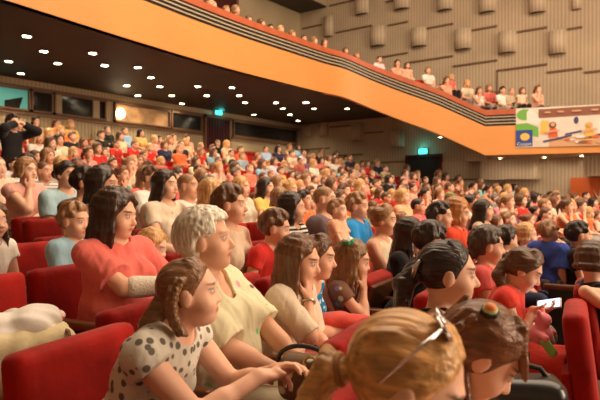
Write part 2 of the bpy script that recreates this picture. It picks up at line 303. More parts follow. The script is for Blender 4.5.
for i, (px, py, w_, h_) in enumerate([(362, 6, 13, 18), (402, 3, 16, 14), (445, 3, 16, 16), (487, 4, 17, 18), (537, 4, 18, 19), (576, 3, 10, 14)]): scoop(px, py, w_, h_, 'curved wooden scoop on the upper side wall, upper line, %s from left' % ordinal(i))
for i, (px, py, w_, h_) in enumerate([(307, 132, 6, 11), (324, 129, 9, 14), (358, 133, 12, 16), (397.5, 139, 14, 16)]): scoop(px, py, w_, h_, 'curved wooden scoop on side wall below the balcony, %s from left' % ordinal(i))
n_tr = 5
def joint_shade(x0, x1, py0, py1, vert=False):                           # dark raised strip, its colour standing in for shade at a panel joint
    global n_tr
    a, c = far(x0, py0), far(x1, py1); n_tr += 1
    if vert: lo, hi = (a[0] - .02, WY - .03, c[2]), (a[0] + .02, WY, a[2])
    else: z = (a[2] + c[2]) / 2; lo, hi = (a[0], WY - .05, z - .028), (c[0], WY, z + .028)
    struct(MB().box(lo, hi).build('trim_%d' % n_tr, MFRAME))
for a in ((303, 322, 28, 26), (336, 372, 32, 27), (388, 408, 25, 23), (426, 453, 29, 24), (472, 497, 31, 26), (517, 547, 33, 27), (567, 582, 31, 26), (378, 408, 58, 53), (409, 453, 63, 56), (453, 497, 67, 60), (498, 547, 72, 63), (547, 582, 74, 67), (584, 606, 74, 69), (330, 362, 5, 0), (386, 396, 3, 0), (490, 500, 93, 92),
          (298, 330, 149.5, 148.6), (331.6, 363, 155.5, 154.7), (366.5, 404.7, 163, 161.6), (330, 351, 127, 126), (365, 384, 133, 132), (440, 494, 180, 179), (502, 570, 197, 198)): joint_shade(*a)
joint_shade(497, 497, 70, 110, True); joint_shade(308, 308, 150, 170, True)
p, q = far(484, 156), far(540, 179); struct(MB().box((p[0], WY - .35, q[2]), (q[0], WY, p[2] + .3)).build('trim_40', MSLAT)); p, q = far(540, 156), far(572, 197); 
p, q = far(469, 154), far(492, 161); struct(MB().box((p[0], WY - .5, q[2]), (q[0], WY - .01, p[2])).build('trim_41', MSLAT))
p, q = far(589, 150), far(640, 176); struct(MB().box((p[0], WY - .9, q[2]), (q[0], WY, p[2] + .6)).build('trim_42', MSLAT))
# orange banner on the far wall
p, q = far(571, 178), far(640, 226)
o = tag(link('orange_banner', None), 'orange banner with pale star lines against the far wall', 'banner'); o.location = (p[0], WY - .06, 0)
MB().box((0, -.02, q[2]), (q[0] - p[0], 0, p[2])).build('banner_board', mat('banner_orange', (.62, .13, .03), .5), o)
b = MB(); cx_, cz_ = far(600, 200)[0] - p[0], far(600, 200)[2]
for an, L_ in ((175, .9), (200, .75), (85, .8), (120, .35), (-20, .9), (10, .8)):
    e = (cx_ + L_ * math.cos(R(an)), -.03, cz_ + L_ * math.sin(R(an))); b.tube([(cx_, -.03, cz_), e], [.035, .008], 5)
b.build('star_lines', mat('banner_pale', (.7, .5, .38), .6), o)
# printed banner hung on the balcony arm
A_, B_ = Vector((-5.22, 17.66, 0)), Vector((-1.8, 18.68, 0)); dx = (B_ - A_); Lb = dx.length; dx.normalize()
o = tag(link('printed_banner', None), 'white printed banner with green corner and blue logo square on balcony arm', 'banner'); o.location = (A_.x, A_.y, 0)
o.rotation_euler.z = math.atan2(dx.y, dx.x); zb0, zt0 = 2.86, 4.02
MB().box((0, -.075, zb0), (Lb, -.06, zt0)).build('banner_cloth', mat('banner_white', (.72, .64, .56), .7, var=.12, vscale=2.5), o)
cols = {n: mat('print_' + n, c, .6) for n, c in dict(green=(.16, .42, .07), blue=(.03, .07, .28), yellow=(.85, .50, .10), red=(.72, .12, .04), sky=(.10, .30, .60), brown=(.26, .10, .06), sand=(.62, .36, .20), navy=(.05, .05, .16), white=(.8, .75, .7)).items()}
lay = [0]
def pr(name, c, pts=None, el=None):
    lay[0] += 1; y = -.076 - .0012 * lay[0]; b = MB()
    if el: pts = [(el[0] + el[2] * math.cos(2 * math.pi * i / 20), el[1] + el[3] * math.sin(2 * math.pi * i / 20)) for i in range(20)]
    b.prism([(x, y, z) for x, z in pts], (0, .001, 0)); b.build(name, cols[c], o)
Z = lambda f: zb0 + (zt0 - zb0) * f
pr('print_sand_strip', 'sand', [(.9, Z(0)), (Lb, Z(0)), (Lb, Z(.28)), (2.2, Z(.30)), (1.5, Z(.22)), (.9, Z(.25))])
pr('print_green_corner', 'green', [(0, Z(.38)), (.62, Z(.25)), (.62, Z(.5)), (.3, Z(.62)), (0, Z(.60))]); pr('print_green_leaf', 'green', el=(.24, Z(.83), .22, .16)); pr('print_white_bend', 'white', [(.30, Z(.62)), (.62, Z(.55)), (.7, Z(.7)), (.42, Z(.98)), (.3, Z(.9))])
pr('logo_square', 'blue', [(.0, Z(.03)), (.46, Z(.03)), (.46, Z(.44)), (.0, Z(.44))]); pr('logo_disc', 'yellow', el=(.25, Z(.27), .13, .11))
pr('print_brown_title', 'brown', [(.62, Z(.73)), (Lb, Z(.78)), (Lb, Z(.99)), (.62, Z(.95))])
pr('print_yellow_patch', 'yellow', [(.66, Z(.32)), (.86, Z(.32)), (.9, Z(.66)), (.7, Z(.66))])
for x, c, h_ in ((1.0, 'red', .46), (1.95, 'yellow', .42), (1.62, 'navy', .36)):
    pr('print_child_body', c, [(x - .12, Z(.24)), (x + .14, Z(.24)), (x + .1, Z(h_)), (x - .08, Z(h_))]) if c != 'navy' else pr('print_small_shape', c, el=(x, Z(.64), .06, .10))
    if c != 'navy': pr('print_child_head', 'brown' if c == 'red' else 'yellow', el=(x, Z(h_ + .08), .10, .10))
pr('print_blue_splash', 'sky', el=(2.75, Z(.52), .38, .30)); pr('print_blue_pool', 'sky', el=(2.5, Z(.3), .2, .12)); pr('print_pale_centre', 'white', el=(2.75, Z(.50), .13, .1))
for x, z, s_ in ((1.0, .14, .25), (1.3, .2, .2), (1.55, .3, .22), (2.1, .2, .16)): pr('print_dark_stroke', 'navy', [(x - s_, Z(z) - .03), (x + s_, Z(z + .05)), (x + s_, Z(z + .09)), (x - s_, Z(z) + .02)])
qb = random.Random(4)
for i in range(16): pr('print_ground_fleck', qb.choice(['red', 'brown', 'white', 'sand', 'yellow']), el=(qb.uniform(1.3, 3.3), Z(qb.uniform(.04, .24)), qb.uniform(.05, .14), qb.uniform(.015, .04)))
for i in range(9): pr('print_water_fleck', qb.choice(['navy', 'white', 'sky', 'blue']), el=(qb.uniform(2.4, 3.2), Z(qb.uniform(.32, .72)), qb.uniform(.03, .10), qb.uniform(.02, .06)))
for i in range(7): pr('print_title_stroke', 'sand', el=(.9 + i * .38 + qb.uniform(-.08, .08), Z(.86 + .004 * i), qb.uniform(.06, .15), .025))
for x in (.98, 1.95): pr('print_child_arm', 'sand', [(x - .2, Z(.34)), (x + .2, Z(.38)), (x + .2, Z(.42)), (x - .2, Z(.38))]); pr('print_child_face', 'sand', el=(x + .02, Z(.55 if x < 1.5 else .50), .055, .06))
f = bpy.data.curves.new('logo_lettering', 'FONT'); f.body = 'Canpyn'; f.size = .13; f.extrude = .001; f.align_x = 'CENTER'; fo = bpy.data.objects.new('lettering_source', f); lo = link('logo_lettering', bpy.data.meshes.new_from_object(fo), o, cols['white']); bpy.data.objects.remove(fo); lo.location = (.23, -.115, Z(.05)); lo.rotation_euler.x = R(90)
# ---------------------------------------------------------------- distance-field modelling (figures and soft things)
V3 = lambda *a: np.array(a, dtype=float)
def unit(v):
    v = np.asarray(v, float); return v / (np.linalg.norm(v) + 1e-12)
def rotz(d):
    c, s = math.cos(R(d)), math.sin(R(d)); return np.array([[c, -s, 0], [s, c, 0], [0, 0, 1.0]])
def roty(d):
    c, s = math.cos(R(d)), math.sin(R(d)); return np.array([[c, 0, s], [0, 1, 0], [-s, 0, c]])
def rotx(d):
    c, s = math.cos(R(d)), math.sin(R(d)); return np.array([[1, 0, 0], [0, c, -s], [0, s, c]])
def frame_x(d, up=(0, 0, 1)):
    x = unit(d); y = np.cross(up, x)
    if np.linalg.norm(y) < 1e-3: y = V3(0, 1, 0)
    y = unit(y); return np.stack([x, y, np.cross(x, y)], axis=1)
def cap(a, b, r1, r2=None, flat=False, k=None): return ('c', np.asarray(a, float), np.asarray(b, float), r1, r1 if r2 is None else r2, flat, k)
def ell(c, r, M=None, k=None): return ('e', np.asarray(c, float), np.asarray(r, float), M, k)
def rbox(c, h, rd, M=None, k=None): return ('b', np.asarray(c, float), np.asarray(h, float), rd, M, k)
def pbounds(p):
    if p[0] == 'c':
        r = max(p[3], p[4]); return np.minimum(p[1], p[2]) - r, np.maximum(p[1], p[2]) + r
    e = p[2] if p[3 if p[0] == 'e' else 4] is None else np.abs(p[3 if p[0] == 'e' else 4]) @ p[2]
    return p[1] - e, p[1] + e
def pdist(p, X, Y, Z):
    if p[0] == 'c':
        a, b, r1, r2, flat = p[1], p[2], p[3], p[4], p[5]
        ba = b - a; L2 = float(ba @ ba) + 1e-12
        t = ((X - a[0]) * ba[0] + (Y - a[1]) * ba[1] + (Z - a[2]) * ba[2]) / L2
        h = np.clip(t, 0, 1)
        d = np.sqrt((X - a[0] - ba[0] * h) ** 2 + (Y - a[1] - ba[1] * h) ** 2 + (Z - a[2] - ba[2] * h) ** 2) - (r1 + (r2 - r1) * h)
        if flat: d = np.maximum(d, (t - 1) * math.sqrt(L2))
        return d
    x, y, z = X - p[1][0], Y - p[1][1], Z - p[1][2]
    M = p[3 if p[0] == 'e' else 4]
    if M is not None:
        x, y, z = (M[0, 0] * x + M[1, 0] * y + M[2, 0] * z, M[0, 1] * x + M[1, 1] * y + M[2, 1] * z, M[0, 2] * x + M[1, 2] * y + M[2, 2] * z)
    if p[0] == 'e':
        r = p[2]
        k0 = np.sqrt((x / r[0]) ** 2 + (y / r[1]) ** 2 + (z / r[2]) ** 2)
        k1 = np.sqrt((x / r[0] ** 2) ** 2 + (y / r[1] ** 2) ** 2 + (z / r[2] ** 2) ** 2)
        return k0 * (k0 - 1) / (k1 + 1e-9)
    h, rd = p[2], p[3]
    qx, qy, qz = np.abs(x) - h[0] + rd, np.abs(y) - h[1] + rd, np.abs(z) - h[2] + rd
    return np.sqrt(np.maximum(qx, 0) ** 2 + np.maximum(qy, 0) ** 2 + np.maximum(qz, 0) ** 2) + np.minimum(np.maximum(qx, np.maximum(qy, qz)), 0) - rd
class Field:
    def __init__(s, prims, v, k=.02, pad=.0):
        B = [pbounds(p) for p in prims]
        s.v = v; s.big = max(.05, 2.6 * v)
        lo = np.min([b[0] for b in B], axis=0) - 3 * v - pad; hi = np.max([b[1] for b in B], axis=0) + 3 * v + pad
        n = np.ceil((hi - lo) / v).astype(int) + 1
        s.lo = lo; s.a = np.full(n, s.big, np.float32)
        s.ax = [(lo[i] + v * np.arange(n[i])).astype(np.float32) for i in range(3)]
        for p in prims: s.add(p, k)
    def _sl(s, p, m):
        a, b = pbounds(p); sl = []
        for i in range(3):
            i0 = max(0, int((a[i] - m - s.lo[i]) / s.v)); i1 = min(s.a.shape[i], int((b[i] + m - s.lo[i]) / s.v) + 2)
            if i1 <= i0: return None, None
            sl.append(slice(i0, i1))
        X, Y, Z = s.ax[0][sl[0]][:, None, None], s.ax[1][sl[1]][None, :, None], s.ax[2][sl[2]][None, None, :]
        return tuple(sl), (X, Y, Z)
    def add(s, p, k):
        k = p[-1] if p[-1] is not None else k
        sl, g = s._sl(p, s.big + k)
        if sl is None: return
        d = np.minimum(pdist(p, *g), s.big); a = s.a[sl]
        m = np.minimum(a, d); ke = k * np.clip(1 - m / s.big, .001, 1); h = np.maximum(ke - np.abs(a - d), 0) / ke
        s.a[sl] = m - h * h * ke * .25
    def sub(s, p, k=.012):
        k = p[-1] if p[-1] is not None else k
        sl, g = s._sl(p, s.big + k)
        if sl is None: return
        d = -pdist(p, *g); a = s.a[sl]
        h = np.maximum(k - np.abs(a - d), 0) / k
        s.a[sl] = np.maximum(a, d) + h * h * k * .25
    def plane(s, c, n):                                            # cuts away the side the normal points to
        n = unit(n)
        d = (s.ax[0] - c[0])[:, None, None] * n[0] + (s.ax[1] - c[1])[None, :, None] * n[1] + (s.ax[2] - c[2])[None, None, :] * n[2]
        s.a = np.maximum(s.a, d.astype(np.float32))
    def ripple(s, amp, f, seed=0):
        q = random.Random(seed); X, Y, Z = s.ax[0][:, None, None], s.ax[1][None, :, None], s.ax[2][None, None, :]
        for j in range(3):
            u = unit([q.uniform(-1, 1) for _ in range(3)]); w = unit([q.uniform(-1, 1) for _ in range(3)])
            ph = q.uniform(0, 6); g = f * (1 + .6 * j)
            wob = 1.6 * np.sin(.55 * g * (w[0] * X + w[1] * Y + w[2] * Z) + ph)
            s.a += (amp / (1 + .5 * j) * np.sin(g * (u[0] * X + u[1] * Y + u[2] * Z) + wob)).astype(np.float32)
    def nets(s):
        a = s.a; a[0], a[-1] = s.big, s.big; a[:, 0], a[:, -1] = s.big, s.big; a[:, :, 0], a[:, :, -1] = s.big, s.big
        ins = a < 0; n = np.array(a.shape) - 1
        cnt = np.zeros(n, np.int8)
        for c in itertools.product((0, 1), repeat=3): cnt += ins[c[0]:c[0] + n[0], c[1]:c[1] + n[1], c[2]:c[2] + n[2]]
        I, J, K = np.nonzero((cnt > 0) & (cnt < 8))
        cv = {c: a[I + c[0], J + c[1], K + c[2]] for c in itertools.product((0, 1), repeat=3)}
        acc = np.zeros((len(I), 3)); w = np.zeros(len(I))
        for c in cv:
            for ax in range(3):
                if c[ax]: continue
                d = list(c); d[ax] = 1; d = tuple(d)
                A, Bv = cv[c], cv[d]; m = (A < 0) != (Bv < 0)
                t = np.where(m, A / np.where(m, A - Bv, 1), 0)
                for i in range(3): acc[:, i] += np.where(m, c[i] + (t if i == ax else 0), 0)
                w += m
        V = (acc / w[:, None] + np.stack([I, J, K], 1)) * s.v + s.lo
        idx = np.full(n, -1, np.int32); idx[I, J, K] = np.arange(len(I))
        Q = []
        for ax in range(3):
            o1, o2 = (ax + 1) % 3, (ax + 2) % 3
            sa = [slice(1, -1)] * 3; sb = list(sa); sa[ax] = slice(0, -1); sb[ax] = slice(1, None)
            A, Bv = ins[tuple(sa)], ins[tuple(sb)]
            P = np.argwhere(A != Bv); off = np.ones(3, int); off[ax] = 0; P = P + off
            flip = ins[P[:, 0], P[:, 1], P[:, 2]]
            qs = []
            for d1, d2 in ((1, 1), (0, 1), (0, 0), (1, 0)):
                C = P.copy(); C[:, o1] -= d1; C[:, o2] -= d2; qs.append(idx[C[:, 0], C[:, 1], C[:, 2]])
            q = np.stack(qs, 1); q[~flip] = q[~flip][:, ::-1]; Q.append(q)
        return V, np.concatenate(Q)
def net_mesh(name, V, Q, feat=None, smooth=1):
    for _ in range(smooth):                                        # one light relaxation pass
        S_ = np.zeros_like(V); c = np.zeros(len(V))
        for i in range(4):
            np.add.at(S_, Q[:, i], V[Q[:, i - 1]]); np.add.at(c, Q[:, i], 1)
        V = V * .5 + .5 * S_ / np.maximum(c, 1)[:, None]
    me = bpy.data.meshes.new(name)
    me.vertices.add(len(V)); me.vertices.foreach_set('co', V.astype(np.float32).ravel())
    me.loops.add(len(Q) * 4); me.loops.foreach_set('vertex_index', Q.astype(np.int32).ravel())
    me.polygons.add(len(Q)); me.polygons.foreach_set('loop_start', np.arange(0, len(Q) * 4, 4, dtype=np.int32))
    me.polygons.foreach_set('use_smooth', np.ones(len(Q), bool))
    me.update(calc_edges=True)
    if feat is not None:
        at_ = me.attributes.new('feat', 'FLOAT_COLOR', 'POINT')
        at_.data.foreach_set('color', feat(V).astype(np.float32).ravel())
    return me

# ---------------------------------------------------------------- the figure: skeleton, body, clothes, hair
def ik(a, c, l1, l2, hint):
    d = c - a; L = np.linalg.norm(d); u = unit(d)
    if L > (l1 + l2) * .995: c = a + u * (l1 + l2) * .995; L = (l1 + l2) * .995
    x = (l1 * l1 - l2 * l2 + L * L) / (2 * L); h = math.sqrt(max(l1 * l1 - x * x, 0))
    n = np.asarray(hint, float) - u * float(np.asarray(hint, float) @ u)
    return a + u * x + unit(n) * h, c
def skeleton(P):
    S = P.get('S', 1.0); sit = P.get('mode', 'sit') == 'sit'
    lean, side = P.get('lean', -6), P.get('side', 0)
    hs = P.get('hs', min(1.01 * S ** .45, 1.02)); K = {'S': S, 'hs': hs, 'sit': sit}
    hip = V3(0, 0, .45 + .085 * S) if sit else V3(0, 0, .87 * S)
    T = rotz(P.get('twist', 0)) @ rotx(side) @ roty(lean); up = T[:, 2]
    K['hip'], K['T'] = hip, T
    K['nb'] = hip + up * .485 * S
    w = P.get('sw', .165) * S
    for s_, n_ in ((1, 'L'), (-1, 'R')): K['sh' + n_] = hip + T @ V3(0, s_ * w, .425 * S)
    Rh = rotz(P.get('hy', 0)) @ roty(P.get('hp', 0)) @ rotx(P.get('hr', 0))
    nd = unit(up + V3(.25, 0, .6) + Rh[:, 2] * .4 + P.get('nfwd', 0) * V3(1, 0, 0))
    K['hd'] = K['nb'] + nd * (.072 * S + .062 * hs); K['Rh'] = Rh
    K['wr'] = {}; K['el'] = {}; K['hand'] = {}
    for s_, n_ in ((1, 'L'), (-1, 'R')):
        A = P.get('arm' + n_, {}); tgt = A.get('w', (.30, s_ * .06, .10))
        if A.get('ref') == 'head': wt = K['hd'] + Rh @ (V3(*tgt) * hs)
        else: wt = hip + V3(*tgt) * S
        hint = A.get('hint', (-.25, s_ * .5, -1))
        K['el'][n_], K['wr'][n_] = ik(K['sh' + n_], wt, .27 * S, .245 * S, hint)
        fd = unit(K['wr'][n_] - K['el'][n_])
        K['hand'][n_] = (unit(np.asarray(A.get('hd', fd), float)), np.asarray(A.get('pn', (0, -s_ * .3, -1)), float), A.get('curl', .45), A.get('spread', .12))
    L = P.get('legs'); K['kn'] = {}; K['an'] = {}
    for s_, n_ in ((1, 'L'), (-1, 'R')):
        K['hj' + n_] = hip + V3(0, s_ * .085 * S, -.015 * S)
        if L: k_, a_ = L[n_]; K['kn'][n_] = hip + V3(*k_) * S; K['an'][n_] = hip + V3(*a_) * S
        elif sit:
            K['kn'][n_] = hip + V3(.43, s_ * .10, -.01) * S
            a_ = hip + V3(.43, s_ * .09, -.43) * S; a_[2] = max(a_[2], .075); K['an'][n_] = a_
        else: K['kn'][n_] = hip + V3(.015, s_ * .085, -.41) * S; K['an'][n_] = V3(-.02 * S, s_ * .08 * S, .075 * S)
    return K
def torso_prims(K, P, i=0.0, sho=1.0):
    S, T, hip = K['S'], K['T'], K['hip']; g, b, f = P.get('girth', 1), P.get('belly', 0), P.get('fem', 0)
    pt = lambda x, y, z: hip + T @ (V3(x, y, z) * S)
    pr = [ell(pt(-.01, 0, .02), V3(.115 * g, .165 * g, .115) * S + i, T, .05), ell(pt(.015 + .03 * b, 0, .15), V3(.10 * g + .05 * b, .14 * g + .03 * b, .15) * S + i, T, .06),
          ell(pt(.0, 0, .33), V3(.105 * (.6 + .4 * g), .15 * (.6 + .4 * g), .16) * S + i, T, .06),
          cap(hip + (K['shL'] - hip) * 1 - T[:, 1] * (w_ := (1 - sho * .96) * .165 * S), K['shR'] + T[:, 1] * w_, .047 * S + i, None, False, .05)]
    if sho > .9:
        for n_ in 'LR': pr.append(cap(K['nb'] - K['T'][:, 2] * .02 * S, K['sh' + n_] * .8 + K['nb'] * .2, .045 * S + i, .04 * S + i, False, .05))
    if f:
        for s_ in (1, -1): pr.append(ell(pt(.085 * g, s_ * .072, .29), V3(.062, .07, .075) * f * S + i, T, .04))
    return pr
def head_prims(K, P):
    c, M, h = K['hd'], K['Rh'], K['hs']; p = lambda x, y, z: c + M @ (V3(x, y, z) * h)
    E = lambda x, y, z, a, b_, d, k=.012: ell(p(x, y, z), V3(a, b_, d) * h, M, k)
    kid, man = P.get('kid', 0), P.get('man', 0)
    j = 1 - .12 * kid + .06 * man
    pr = [E(-.012, 0, .028, .099, .078, .092), E(.028, 0, -.035, .062 * j, .060 * j + .006 * P.get('plump', 0), .078, .03), E(.058, 0, -.088 * j, .026, .026 * j, .022, .03),
          cap(p(.084, 0, .010 - .006 * kid), p(.104 - .010 * kid, 0, -.024), (.009 - .002 * kid) * h, (.0135 - .002 * kid) * h, False, .014), E(.092, .011, -.028, .011, .008, .007, .008), E(.092, -.011, -.028, .011, .008, .007, .008),
          E(.076 - .008 * kid, 0, .034, .018, .045, .010, .02), E(.082, 0, -.052, .013, .022, .008, .008), E(.080, 0, -.064, .013, .019, .008, .008)]
    for s_ in (1, -1):
        pr += [E(.055, s_ * .04, -.034, .032 + .003 * kid, .024 + .006 * kid + .004 * P.get('plump', 0), .030, .024), E(-.004, s_ * .077, -.004, .021, .009, .033, .008), E(-.004, s_ * .082, .012, .018, .006, .016, .006)]
    nb = K['nb']; nr = (.05 if man else .044) * K['S'] ** .7 * (1 + .2 * P.get('plump', 0))
    pr.append(cap(nb - K['T'][:, 2] * .05 * K['S'], p(-.022, 0, -.055), nr * 1.12, nr, False, .03))
    cuts = [E(.096, s_ * .033, .010, .016, .016, .010, .010) for s_ in (1, -1)]
    eyes = [E(.079, s_ * .032, .009, .0135, .0135, .0125, .003) for s_ in (1, -1)]
    return pr, cuts, eyes
def hand_prims(K, n_):
    S = K['S'] ** .8; w = K['wr'][n_]; d, pn, curl, spr = K['hand'][n_]; s_ = 1 if n_ == 'L' else -1
    pn = unit(pn - d * float(pn @ d)); lat = np.cross(pn, d) * s_         # towards the thumb
    M = np.stack([d, lat, pn], 1); p = lambda x, y, z: w + M @ (V3(x, y, z) * S)
    pr = [ell(p(.048, 0, .0), V3(.052, .040, .017) * S, M, .015), cap(p(.0, 0, 0), p(.04, 0, 0), .024 * S, .022 * S, False, .015)]
    for fi, (y, L, r) in enumerate(((.029, .070, .0088), (.0095, .080, .009), (-.0105, .074, .0086), (-.029, .058, .0075))):
        q = p(.084 - .004 * abs(fi - 1.2), y, 0); an = curl * (.55 + .1 * fi) * 60; az = spr * y * 40
        k = .008 if fi == 0 else .005
        for j, fr in enumerate((.45, .31, .24)):
            dd = M @ (rotz(az * 10) @ V3(math.cos(R(an)), 0, math.sin(R(an))))
            e = q + dd * L * fr * S; pr.append(cap(q, e, r * (1 - .1 * j) * S, r * (.92 - .1 * j) * S, False, k)); q = e; an += curl * 55
    q = p(.018, .030, .004); a1 = p(.052, .056, .014); a2 = p(.078, .058 - .02 * curl, .02 + .02 * curl)
    pr += [cap(q, a1, .013 * S, .0105 * S, False, .010), cap(a1, a2, .0105 * S, .0085 * S, False, .006)]
    return pr
def limb_prims(K, P, legs=True):
    S = K['S']; g = .6 + .4 * P.get('girth', 1); pr = []
    for n_ in 'LR':
        sh, el, wr = K['sh' + n_], K['el'][n_], K['wr'][n_]
        pr += [cap(sh, el, .047 * S * g, .038 * S * g, False, .03), cap(el, wr, .038 * S * g, .026 * S, False, .012), cap(el, el * .6 + wr * .4, .038 * S * g, .037 * S * g, False, .02)] + hand_prims(K, n_)
        if legs:
            hj, kn, an = K['hj' + n_], K['kn'][n_], K['an'][n_]
            pr += [cap(hj, kn, .085 * S * g, .056 * S * g, False, .04), cap(kn, an, .054 * S * g, .036 * S, False, .02), cap(kn * .7 + an * .3 - V3(.015, 0, 0) * S, kn * .4 + an * .6, .05 * S * g, .035 * S, False, .03),
                   cap(an + V3(-.03, 0, -.025) * S, an + V3(.13, 0, -.045) * S, .034 * S, .027 * S, False, .02)]
    return pr
def feat_fn(K, P):
    c, M, h = K['hd'], K['Rh'], K['hs']; lipw = P.get('lip', .8); bw = P.get('brow', .9)
    def f(V):
        q = (V - c) @ M / h; x, y, z = q[:, 0], q[:, 1], q[:, 2]; ay = np.abs(y); fr = x > .055
        e = lambda cy, cz, ry, rz: np.clip(1.6 - ((ay - cy) / ry) ** 2 - ((z - cz) / rz) ** 2, 0, 1) * fr
        o = np.zeros((len(V), 4)); o[:, 3] = 1
        o[:, 0] = e(0, -.058, .021, .009) * lipw
        o[:, 1] = np.maximum(e(.034, .034 + .0, .019, .0045) * bw, np.maximum(e(.033, .009, .0062, .0062), e(.033, .018, .015, .0028) * .8))
        o[:, 2] = e(.033, .009, .013, .0062) * (1 - o[:, 1])
        return o
    return f
def body_mesh(P, v, legs=True):
    K = skeleton(P); hp_, cuts, eyes = head_prims(K, P)
    F_ = Field(torso_prims(K, P) + limb_prims(K, P, legs) + hp_, v)
    if v < .012:
        for c in cuts: F_.sub(c)
        for e in eyes: F_.add(e, .003)
    return net_mesh('body', *F_.nets(), feat_fn(K, P))
def top_mesh(P, v, sleeve=.55, hem=-.05, infl=.012, neck=.075, loose=1.0, skirt=0, v_neck=0, collar=0):
    K = skeleton(P); S, T, hip = K['S'], K['T'], K['hip']; g = .6 + .4 * P.get('girth', 1)
    pr = torso_prims(K, P, infl, 1.0 if sleeve > 0 else .72)
    for n_ in 'LR':
        sh, el, wr = K['sh' + n_], K['el'][n_], K['wr'][n_]
        if sleeve > 0:
            f = min(sleeve, 1); e1 = sh + (el - sh) * f
            pr.append(cap(sh, e1, .047 * S * g + infl * 1.3, .042 * S * g + infl * 1.6 * loose, f < 1 or sleeve <= 1, .03))
        if sleeve > 1: pr.append(cap(el, el + (wr - el) * (sleeve - 1), .038 * S * g + infl * 1.5, .028 * S + infl * 1.4, True, .03))
        if skirt > 0:
            hj, kn = K['hj' + n_], K['kn'][n_]; pr.append(cap(hj, hj + (kn - hj) * skirt, .085 * S * g + infl * 1.6, .06 * S * g + infl * 2.4, True, .09))
    if skirt > 0: pr.append(cap((K['hjL'] + K['hjR']) / 2, (K['hjL'] + K['hjR']) / 2 * (1 - skirt) + (K['knL'] if 'knL' in K else (K['kn']['L'] + K['kn']['R']) / 2) * skirt, .08 * S, .06 * S, True, .06))
    F_ = Field(pr, v, pad=.01)
    if v < .012: F_.ripple(.0026, 34, 3); F_.ripple(.0016, 80, 7)
    F_.sub(cap(K['nb'] + T @ V3(.012, 0, .01), K['nb'] + T[:, 2] * .2 + V3(.03, 0, 0), neck * S, neck * S * 1.3), .01)
    if v_neck: F_.sub(ell(K['nb'] + T @ (V3(.09, 0, -.06) * S), V3(.05, .05, v_neck) * S, T), .01)
    if sleeve <= 0:
        for n_, s_ in (('L', 1), ('R', -1)): F_.sub(ell(K['sh' + n_] + T @ (V3(0, s_ * .02, -.02) * S), V3(.075, .055, .085) * S, T), .01)
    if hem is not None and skirt <= 0: F_.plane(hip + T[:, 2] * hem * S, -T[:, 2])
    return net_mesh('shirt', *F_.nets())
def bottom_mesh(P, v, length=1.9, infl=.016, waist=.08):
    K = skeleton(P); S, T, hip = K['S'], K['T'], K['hip']; g = .6 + .4 * P.get('girth', 1); gg = P.get('girth', 1)
    pr = [ell(hip + T @ (V3(-.01, 0, .02) * S), V3(.115 * gg, .165 * gg, .115) * S + infl, T, .05)]
    for n_ in 'LR':
        hj, kn, an = K['hj' + n_], K['kn'][n_], K['an'][n_]; f = min(length, 1)
        pr.append(cap(hj, hj + (kn - hj) * f, .085 * S * g + infl, .058 * S * g + infl * 1.3, length <= 1, .04))
        if length > 1: pr.append(cap(kn, kn + (an - kn) * (length - 1), .056 * S * g + infl * 1.2, .042 * S + infl * 1.5, True, .03))
    F_ = Field(pr, v, pad=.01)
    if v < .012: F_.ripple(.002, 40, 5)
    F_.plane(hip + V3(0, 0, waist * S), (0, 0, 1))
    return net_mesh('trousers', *F_.nets())
